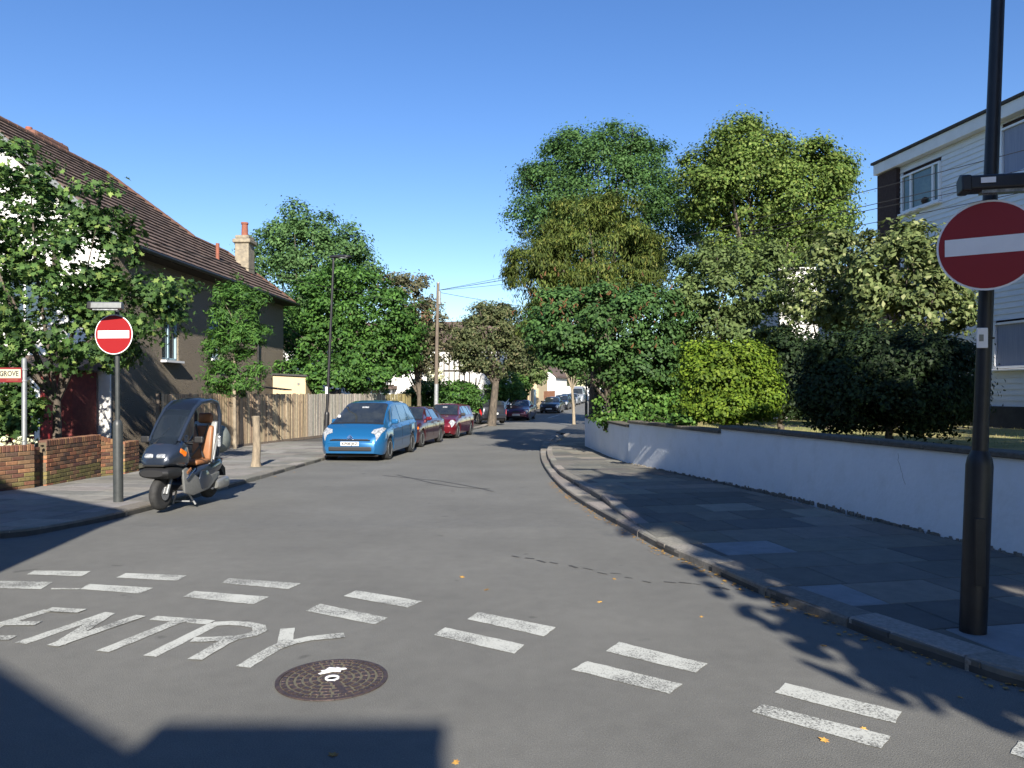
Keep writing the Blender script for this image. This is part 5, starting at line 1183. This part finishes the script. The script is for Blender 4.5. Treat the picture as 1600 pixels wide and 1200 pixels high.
    if sp.get('stickers'):
        q = surf(sp['screen'][0]-(sp['screen'][0]-sp['screen'][1])*.3, 5.9); q.y = -abs(q.y) if sp['stickers'] < 0 else abs(q.y)
        o = mobj('tax_disc', B((0, 0, 0), (.03, .075, .07)), 'sign_white', ws); o.location = q+Vector((.015, 0, .01)); o.rotation_euler = (0, R(-30), 0)
        q = surf(sp['screen'][1]+.28*(sp['screen'][0]-sp['screen'][1]), 8)
        o = mobj('mirror_tag', B((0, 0, 0), (.03, .2, .05)), 'lamp_glass', ws); o.location = q+Vector((.012, .02, .01)); o.rotation_euler = (0, R(-30), 0)
    for (a, b, ta, tb_) in sp['side']:
        for s in (1, -1): patch('side_window', a, b, s*4.10, s*4.9, 'car_side_glass', xt0=ta, xt1=tb_)
    for x in sp['doors']:
        for s in (1, -1): patch('door_seam', x-.011, x+.011, s*1.2, s*4.0, 'underbody', nx=1, nv=8, off=.003)
    for x in sp['handles']:
        for s in (1, -1): p = surf(x, s*3.0); o = mobj('door_handle', B((0, 0, 0), (.16, .03, .03), bev=.008, seg=1), pm, e); o.location = p+Vector((0, s*.012, -.02))
    xF = L_/2
    for s in (1, -1):
        patch('headlight', xF-sp['hl'][0], xF-.045, s*sp['hl'][1], s*sp['hl'][2], 'lamp_glass', xt0=xF-sp['hl'][3], xt1=xF-sp['hl'][4], off=.008)
        if sp.get('ind'): patch('indicator', xF-sp['ind'][0], xF-sp['ind'][1], s*2.9, s*3.95, 'orange_lens', off=.011)
        patch('tail_light', -xF+.04, -xF+.22, s*2.3, s*3.9, 'red_lens', off=.008)
        p = surf(sp['mirror'], s*4.2); o = mobj('door_mirror', B((0, 0, 0), (.13, .2, .14), bev=.04), sp.get('mpaint', pm), e); o.location = p+Vector((-.12, s*.07, .06))
        patch('side_moulding', -xF+1.2, xF-1.25, s*1.75, s*1.9, sp.get('mould', pm), off=.014, nv=1)
    zc = ip(sp['top'], xF-.01)
    fw = Wd*.78*2
    if sp.get('grille', 1): mobj('grille', B((xF-.012, 0, sp['gz'][0]), (.05, fw*sp['gz'][2], sp['gz'][1]), bev=.012, seg=1), 'black_plastic', e)
    mobj('lower_intake', B((xF-.005, 0, sp.get('iz', .27)), (.05, fw*sp.get('iw', .66), .13), bev=.03), 'black_plastic', e)
    mobj('front_sill', B((xF-.3, 0, .18), (.3, fw*1.05, .06)), 'underbody', e)
    for s in (1, -1): o = mobj('fog_lamp', LA([(.001, 0), (.055, 0), (.05, .02), (.001, .025)], (0, 0, 0), 'x', 14), 'lamp_glass', e); o.location = (xF-.03, s*fw*.45, .30)
    np_ = mobj('number_plate', B((xF+.022, 0, sp['pz']), (.012, .52, .115), bev=.003, seg=1), 'plate_white', e)
    if sp.get('reg'): text_mesh(sp['reg'], .1, 'registration', 'sign_ink', np_, (xF+.0295, 0, sp['pz']), (R(90), 0, R(90)), width=.44)
    if sp.get('badge'):
        bm = bmesh.new()
        for dz in (0, .05): prism(bm, [(-.09, -.03+dz), (-.075, -.045+dz), (0, .02+dz), (.075, -.045+dz), (.09, -.03+dz), (0, .05+dz)], .014, 'x', 0)
        o = mobj('chevron_badge', bm, 'chrome', e); o.location = (xF+.006, 0, sp['badge']); o.rotation_euler = (0, R(-12), 0)
        mobj('chrome_strip', B((xF-.002, 0, sp['badge']-.03), (.02, fw*.72, .012)), 'chrome', e)
    mobj('rear_plate', B((-xF-.012, 0, .62), (.012, .52, .115)), 'plate_white', e)
    # wheels
    for xw in (xf, xr):
        for s in (1, -1):
            w_ = mobj('wheel', LA([(Rw*.64, -.1), (Rw*.93, -.105), (Rw, -.08), (Rw, .08), (Rw*.93, .105), (Rw*.64, .1)], (0, 0, 0), 'y', 28), 'tyre', e, smooth=40); w_.location = (xw, s*(Wd-.125), Rw)
            mobj('rim', LA([(.001, s*.07), (Rw*.2, s*.075), (Rw*.58, s*.055), (Rw*.62, s*.095), (Rw*.66, s*.103), (Rw*.66, s*.08), (Rw*.6, s*.02), (.001, s*.02)], (0, 0, 0), 'y', 28), 'underbody' if sp['spoke'] else 'alloy', w_, smooth=30)
            bm = bmesh.new()
            for k in range(sp['spoke']):
                a = 2*math.pi*k/sp['spoke']; rr_ = Matrix.Rotation(a, 3, 'Y'); box(bm, rr_ @ Vector((Rw*.34, s*.082, 0)), (Rw*.62, .02, Rw*.15), rr_)
            lathe(bm, [(.001, s*.095), (Rw*.14, s*.095), (Rw*.16, s*.08), (.001, s*.08)], (0, 0, 0), 'y', 14); lathe(bm, [(Rw*.6, s*.08), (Rw*.6, s*.105), (Rw*.67, s*.106), (Rw*.67, s*.08)], (0, 0, 0), 'y', 28)
            mobj('spokes', bm, 'alloy', w_)
    return e
mpv = dict(name='people_carrier', L=4.47, W=1.83, xf=1.33, xr=-1.40, R=.32, paint='paint_blue',
    top=[(-2.235, .62), (-2.2, .95), (-2.08, 1.22), (-1.85, 1.50), (-1.5, 1.62), (-.8, 1.67), (0, 1.68), (.5, 1.62), (1.0, 1.37), (1.5, 1.08), (1.62, 1.03), (1.9, .92), (2.08, .80), (2.19, .68), (2.235, .55)],
    belt=[(-2.235, .6), (-2, 1.02), (-1, .99), (.6, .94), (1.3, .93), (1.7, .90), (2.0, .80), (2.235, .52)],
    tw=[(-2.235, .85), (-2, .74), (-1.4, .70), (0, .70), (.5, .70), (1.0, .76), (1.55, .86), (1.9, .9), (2.235, .86)], bot=[(-2.235, .36), (-2, .22), (2.0, .19), (2.235, .24)],
    screen=(1.52, .52), rear=(-2.1, -1.75), side=[(.02, .95, -.02, .42), (-.95, -.06, -.92, -.10), (-1.75, -1.03, -1.55, -1.0), (1.02, 1.3, .60, .78)], doors=[.98, -.02, -1.0], handles=[.15, -.82], hl=(.56, 3.9, 6.3, .30, .17), mirror=.95,
    gz=(.60, .03, .8), pz=.505, iz=.36, iw=.86, reg='KP08 JKZ', badge=.66, spoke=7, stickers=-1)
hatch = dict(name='hatchback', L=4.12, W=1.7, xf=1.28, xr=-1.32, R=.3, paint='paint_burgundy',
    top=[(-2.06, .6), (-2.02, .9), (-1.9, 1.02), (-1.45, 1.33), (-1.0, 1.39), (-.3, 1.41), (.12, 1.38), (.85, .98), (.95, .945), (1.5, .87), (1.85, .78), (2.02, .66), (2.06, .54)],
    belt=[(-2.06, .58), (-1.9, .9), (-.5, .90), (.8, .88), (1.4, .82), (1.85, .72), (2.06, .5)], tw=[(-2.06, .86), (-1.8, .8), (-1.3, .68), (.1, .68), (.5, .76), (.9, .88), (1.5, .9), (2.06, .88)], bot=[(-2.06, .34), (-1.9, .2), (1.9, .18), (2.06, .26)],
    screen=(.84, .16), rear=(-1.88, -1.42), side=[(-.12, .62, -.08, .14), (-1.0, -.2, -.85, -.17)], doors=[.72, -.16, -1.05], handles=[.02, -.85], hl=(.2, 3.0, 5.9, .17, .07), ind=(.3, .2), mirror=.62, gz=(.58, .09, .5), pz=.38, spoke=7, stickers=-1, mpaint='paint_red')
golf = dict(hatch, paint='paint_red', L=4.15, top=[(-2.07, .6), (-2.04, .95), (-1.95, 1.1), (-1.7, 1.38), (-1.2, 1.42), (-.3, 1.445), (.12, 1.41), (.85, 1.0), (.95, .965), (1.5, .90), (1.85, .80), (2.02, .66), (2.07, .54)], rear=(-1.93, -1.72), side=[(-.12, .62, -.08, .14), (-.95, -.2, -.92, -.17), (-1.5, -1.05, -1.4, -1.0)], ind=None, hl=(.3, 3.0, 5.9, .22, .08), mpaint='black_plastic', gz=(.62, .07, .6), spoke=6, mould='paint_red')
sedan = dict(hatch, name='saloon_car', paint='paint_purple', L=4.43, W=1.72, xf=1.38, xr=-1.32,
    top=[(-2.21, .6), (-2.18, .92), (-2.0, 1.0), (-1.55, 1.04), (-1.1, 1.3), (-.75, 1.38), (-.2, 1.40), (.1, 1.37), (.8, 1.0), (.95, .95), (1.6, .87), (2.0, .78), (2.17, .66), (2.215, .54)],
    belt=[(-2.21, .58), (-2.0, .92), (-.5, .90), (.8, .88), (1.5, .82), (2.0, .72), (2.215, .5)], tw=[(-2.21, .86), (-1.6, .84), (-.9, .68), (.1, .68), (.5, .76), (.9, .88), (1.5, .9), (2.215, .88)], bot=[(-2.21, .34), (-2.0, .2), (2.0, .18), (2.215, .26)], rear=(-1.5, -.95), ind=None, hl=(.2, 3.0, 6.2, .18, .07), gz=(.6, .09, .34), mpaint='paint_purple')
merc = dict(sedan, name='saloon_car', paint='paint_black', L=4.58, hl=(.34, 3.0, 6.0, .26, .09), gz=(.6, .16, .42), mpaint='paint_black')
small = dict(golf, name='hatchback', paint='paint_dark', mpaint='paint_dark')
def place(sp, x, y, hd, lab, **k):
    a = R(hd); return make_car(sp, (x, y, zg(y)+.002), math.atan2(-math.cos(a), -math.sin(a)), lab, **k)
place(mpv, -4.23, 23.4, 6.2, 'blue people carrier with large raked windscreen parked nearest on the left', cat='car')
place(hatch, -3.77, 28.5, 9, 'burgundy hatchback with orange indicators behind the blue people carrier')
place(golf, -2.88, 33.9, 9, 'bright red hatchback parked in front of the telegraph pole')
place(sedan, .62, 54.6, 9, 'purple red saloon parked by the street tree shade')
place(merc, 3.55, 67.6, 10.5, 'shiny black saloon with wide chrome grille beyond the purple one')
place(dict(small, paint='paint_black'), 4.95, 76.5, 11, 'black hatchback directly behind the shiny black saloon')
place(small, 6.1, 85.5, 11, 'dark grey hatchback third from the far end of the row')
place(dict(sedan, paint='paint_silver', mpaint='paint_silver'), 7.4, 94, 11, 'silver saloon in front of the blue cabbed van')
make_car(dict(small), (X(757, 47.5), 47.5, hl(0, 47.5)), R(108), 'dark hatchback standing in the driveway behind the street tree', group='cars off the road')
make_car(dict(golf, paint='paint_sky', mpaint='paint_sky'), (13.4, 113, zg(113)), R(180), 'bright blue hatchback crossing the far junction before the white wall', group='cars off the road')
van = dict(mpv, name='van', paint='paint_silver', L=4.7, W=1.9, badge=None, reg=None, stickers=None, top=[(-2.35, .7), (-2.3, 1.9), (-2.0, 2.15), (.2, 2.18), (.75, 2.0), (1.35, 1.25), (1.9, 1.05), (2.25, .8), (2.35, .55)], belt=[(-2.35, .68), (-2, 1.2), (1.3, 1.12), (2, .95), (2.35, .52)], screen=(1.32, .8), rear=(-2.32, -2.05), side=[(.1, .9, .1, .5)], R=.33)
place(van, 8.75, 102, 11, 'silver blue van at the far end of the parked row', cat='van')

# ================================================================== ROOFED SCOOTER
SC = .89
e = empty('scooter', (-4.95, 11.72, 0), math.atan2(-1.45, -.2)+R(1), label='dark roofed motor scooter with brown leather seat on its stand at the left kerb', cat='scooter'); e.scale = (SC,)*3
def wheel(x, r, wd, nm='wheel'):
    w_ = mobj(nm, LA([(r*.66, -wd*.45), (r*.86, -wd*.5), (r*.97, -wd*.32), (r, 0), (r*.97, wd*.32), (r*.86, wd*.5), (r*.66, wd*.45)], (0, 0, 0), 'y', 32), 'tyre', e, smooth=50); w_.location = (x, 0, r)
    bm = bmesh.new()
    lathe(bm, [(r*.6, -wd*.4), (r*.69, -wd*.42), (r*.69, wd*.42), (r*.6, wd*.4)], (0, 0, 0), 'y', 32)
    for k in range(5):
        a = 2*math.pi*k/5+.3; rr_ = Matrix.Rotation(a, 3, 'Y'); box(bm, rr_ @ Vector((r*.34, 0, 0)), (r*.6, .05, .035), rr_)
    lathe(bm, [(.001, -.07), (.05, -.07), (.05, .07), (.001, .07)], (0, 0, 0), 'y', 14)
    mobj('rim', bm, 'silver_paint', w_); mobj('brake_disc', LA([(.06, .072), (.11, .072), (.11, .078), (.06, .078)], (0, 0, 0), 'y', 24), 'chrome', w_)
    return w_
wheel(.80, .27, .13); wheel(-.70, .26, .14)
# fork
for s in (1, -1): mobj('fork_leg', T([(.80, s*.1, .26), (.70, s*.1, .46), (.62, s*.08, .66)], [.03, .032, .025], 10), 'silver_paint', e, smooth=50)
# lofted body shells: sections (x, half width, z bottom, z top)
def shell(nm, secs, mat, par=None, n=16, p=2.6, yoff=0):
    bm = bmesh.new(); rings = []
    for x, hw, z0, z1 in secs:
        r_ = []; cz, hz = (z0+z1)/2, (z1-z0)/2
        for k in range(n):
            a = 2*math.pi*k/n; c, s = math.cos(a), math.sin(a)
            r_.append(bm.verts.new((x, yoff+hw*math.copysign(abs(c)**(2/p), c), cz+hz*math.copysign(abs(s)**(2/p), s))))
        rings.append(r_)
    for a, b in zip(rings, rings[1:]):
        for k in range(n): bm.faces.new((a[k], a[(k+1) % n], b[(k+1) % n], b[k]))
    bm.faces.new(rings[0]); bm.faces.new(rings[-1]); return mobj(nm, bm, mat, par or e, smooth=35)
shell('front_bumper', [(.45, .2, .52, .68), (.62, .25, .48, .72), (.85, .27, .5, .72), (1.0, .25, .53, .70), (1.06, .19, .56, .67)], 'black_plastic')
fa = shell('front_fairing', [(1.0, .16, .72, .80), (.96, .24, .70, .92), (.84, .29, .68, 1.06), (.68, .31, .66, 1.15), (.52, .30, .62, 1.17), (.40, .26, .6, 1.08)], 'scooter_paint', p=2.4)
for s in (1, -1):
    mobj('headlight', B((.945, s*.10, .875), (.08, .15, .075), Matrix.Rotation(R(-35), 3, 'Y'), bev=.02), 'lamp_glass', fa)
    mobj('indicator', B((.66, s*.285, .92), (.17, .07, .09), Matrix.Rotation(R(-30), 3, 'Y') @ Matrix.Rotation(R(-s*12), 3, 'Z'), bev=.025), 'orange_lens', fa)
mobj('fairing_slot', B((1.0, 0, .735), (.05, .36, .03), bev=.01), 'underbody', fa)
mobj('round_badge', LA([(.001, 0), (.03, 0), (.028, .012), (.001, .014)], (.98, 0, .80), 'x', 14), 'chrome', fa)
# legshield and side panels
for s in (1, -1):
    mobj('side_panel', PR([(.52, .24), (.58, .62), (.45, .66), (.12, .44), (-.25, .42), (-.60, .50), (-.62, .42), (-.25, .22), (.25, .17)], .05, 'y', s*.235, bev=.018), 'silver_paint', e, smooth=40)
    mobj('side_inset', PR([(.10, .43), (.0, .24), (-.18, .25), (-.32, .42), (-.15, .56), (.02, .56)], .03, 'y', s*.262, bev=.012), 'scooter_paint', e, smooth=40)
    mobj('chrome_rail', T([(.50, s*.27, .46), (.36, s*.275, .56), (.24, s*.27, .62)], .016, 8), 'chrome', e); mobj('reflector', B((.42, s*.268, .6), (.14, .02, .045), Matrix.Rotation(R(28), 3, 'Y'), bev=.006), 'leather', e)
mobj('floor_board', B((.12, 0, .33), (.75, .42, .1), bev=.03), 'black_plastic', e)
shell('seat_base', [(.10, .18, .36, .56), (-.1, .21, .36, .66), (-.4, .22, .38, .68), (-.75, .2, .45, .72), (-.95, .13, .52, .70)], 'scooter_paint', p=3)
shell('engine_unit', [(-.2, .13, .14, .36), (-.45, .15, .14, .40), (-.75, .14, .18, .42), (-.88, .08, .24, .38)], 'black_plastic')
ex = shell('exhaust', [(-.5, .05, .2, .32), (-.56, .075, .17, .36), (-.86, .08, .18, .38), (-.92, .05, .22, .34)], 'silver_paint', yoff=.24); shell('exhaust', [(-.5, .05, .2, .32), (-.56, .075, .17, .36), (-.86, .08, .18, .38), (-.92, .05, .22, .34)], 'silver_paint', yoff=-.24)
st_p = mobj('seat_cushion', B((-.22, 0, .69), (.48, .36, .09), bev=.035), 'leather', e, smooth=50)
sb_ = mobj('seat_back', B((-.50, 0, 1.0), (.09, .36, .62), Matrix.Rotation(R(-10), 3, 'Y'), bev=.035), 'leather', e, smooth=50)
mobj('back_shell', B((-.565, 0, 1.02), (.07, .44, .74), Matrix.Rotation(R(-10), 3, 'Y'), bev=.03), 'silver_paint', e, smooth=50)
mobj('head_rest', B((-.60, 0, 1.44), (.09, .27, .18), bev=.04), 'leather', e, smooth=50)
for s in (1, -1): mobj('seat_belt', T([(-.48, s*.12, 1.33), (-.43, s*.03, 1.0), (-.3, -s*.12, .76)], .016, 6), 'black_plastic', e)
# roof frame, roof, windscreen
for s in (1, -1):
    mobj('roof_rail', T([(.70, s*.25, 1.10), (.50, s*.26, 1.36), (.25, s*.26, 1.62), (.05, s*.26, 1.72), (-.3, s*.25, 1.755), (-.55, s*.235, 1.72), (-.68, s*.225, 1.5), (-.66, s*.22, 1.1), (-.6, s*.21, .75)], [.032, .032, .034, .036, .036, .038, .036, .034, .034], 10), 'scooter_paint', e, smooth=60)
    mobj('side_brace', T([(-.62, s*.225, 1.15), (-.45, s*.27, .95), (-.35, s*.27, .66)], .022, 8), 'silver_paint', e, smooth=60)
    m_ = mobj('mirror', B((.48, s*.47, 1.12), (.05, .15, .11), bev=.02), 'black_plastic', e); mobj('mirror_stalk', T([(.46, s*.24, 1.06), (.48, s*.42, 1.11)], .012, 6), 'black_plastic', m_); mobj('mirror_glass', B((.452, s*.47, 1.12), (.006, .13, .09)), 'chrome', m_)
    mobj('grip', T([(.42, s*.18, 1.06), (.36, s*.30, 1.04)], .02, 8), 'black_plastic', e)
    mobj('hand_guard', B((-.5, s*.31, 1.03), (.06, .05, .2), bev=.02), 'lamp_glass', e)
bm = bmesh.new(); secs = [(.40, .25, 1.49), (.25, .255, 1.635), (.05, .26, 1.74), (-.12, .26, 1.77), (-.3, .255, 1.78), (-.5, .245, 1.76), (-.6, .235, 1.70)]; g = []
for x, hw, z in secs: g.append([bm.verts.new((x, hw*t, z+.03*(1-t*t)+.0)) for t in np.linspace(-1, 1, 9)])
for a, b in zip(g, g[1:]):
    for k in range(8): bm.faces.new((a[k], a[k+1], b[k+1], b[k]))
r_ = bmesh.ops.solidify(bm, geom=bm.faces[:], thickness=.02); mobj('roof_panel', bm, 'scooter_paint', e, smooth=60)
pmat('screen_glass', (.05, .07, .1), rough=.03, spec=.9)
b = M['screen_glass'].node_tree.nodes['Principled BSDF']; b.inputs['Transmission Weight'].default_value = .6; b.inputs['IOR'].default_value = 1.1
bm = bmesh.new(); g = []
for x, hw, z in [(.76, .23, 1.06), (.66, .245, 1.20), (.55, .25, 1.33), (.43, .25, 1.465), (.28, .25, 1.60)]: g.append([bm.verts.new((x+.05*(1-t*t), hw*t, z+.02*(1-t*t))) for t in np.linspace(-1, 1, 9)])
for a, b in zip(g, g[1:]):
    for k in range(8): bm.faces.new((a[k], a[k+1], b[k+1], b[k]))
bmesh.ops.solidify(bm, geom=bm.faces[:], thickness=.006); ws = mobj('windscreen', bm, 'screen_glass', e, smooth=60)
mobj('wiper', T([(.80, -.1, 1.08), (.62, .05, 1.32)], .007, 5), 'black_plastic', ws); mobj('wiper_motor', B((.78, -.1, 1.075), (.05, .05, .03)), 'black_plastic', ws)
tb2 = shell('top_box', [(-.72, .17, .86, 1.22), (-.80, .22, .80, 1.30), (-1.0, .24, .78, 1.30), (-1.14, .2, .82, 1.2), (-1.18, .12, .9, 1.1)], 'cover_grey', p=3); mobj('box_rack', T([(-.6, 0, .74), (-1.05, 0, .76)], .03, 8), 'black_plastic', e)
mobj('rear_fender', PR([(-.6, .55), (-.95, .62), (-1.12, .5), (-1.14, .36), (-1.08, .36), (-.95, .52), (-.6, .5)], .2, 'y', 0), 'black_plastic', e); mobj('tail_light', B((-1.0, 0, .66), (.05, .2, .06), bev=.01), 'red_lens', e)
bm = bmesh.new()
for s in (1, -1): tube(bm, [(.18, s*.1, .22), (.10, s*.2, -.0)], .016, 6)
tube(bm, [(.12, -.17, .05), (.12, .17, .05)], .014, 6); mobj('centre_stand', bm, 'galvanised', e)
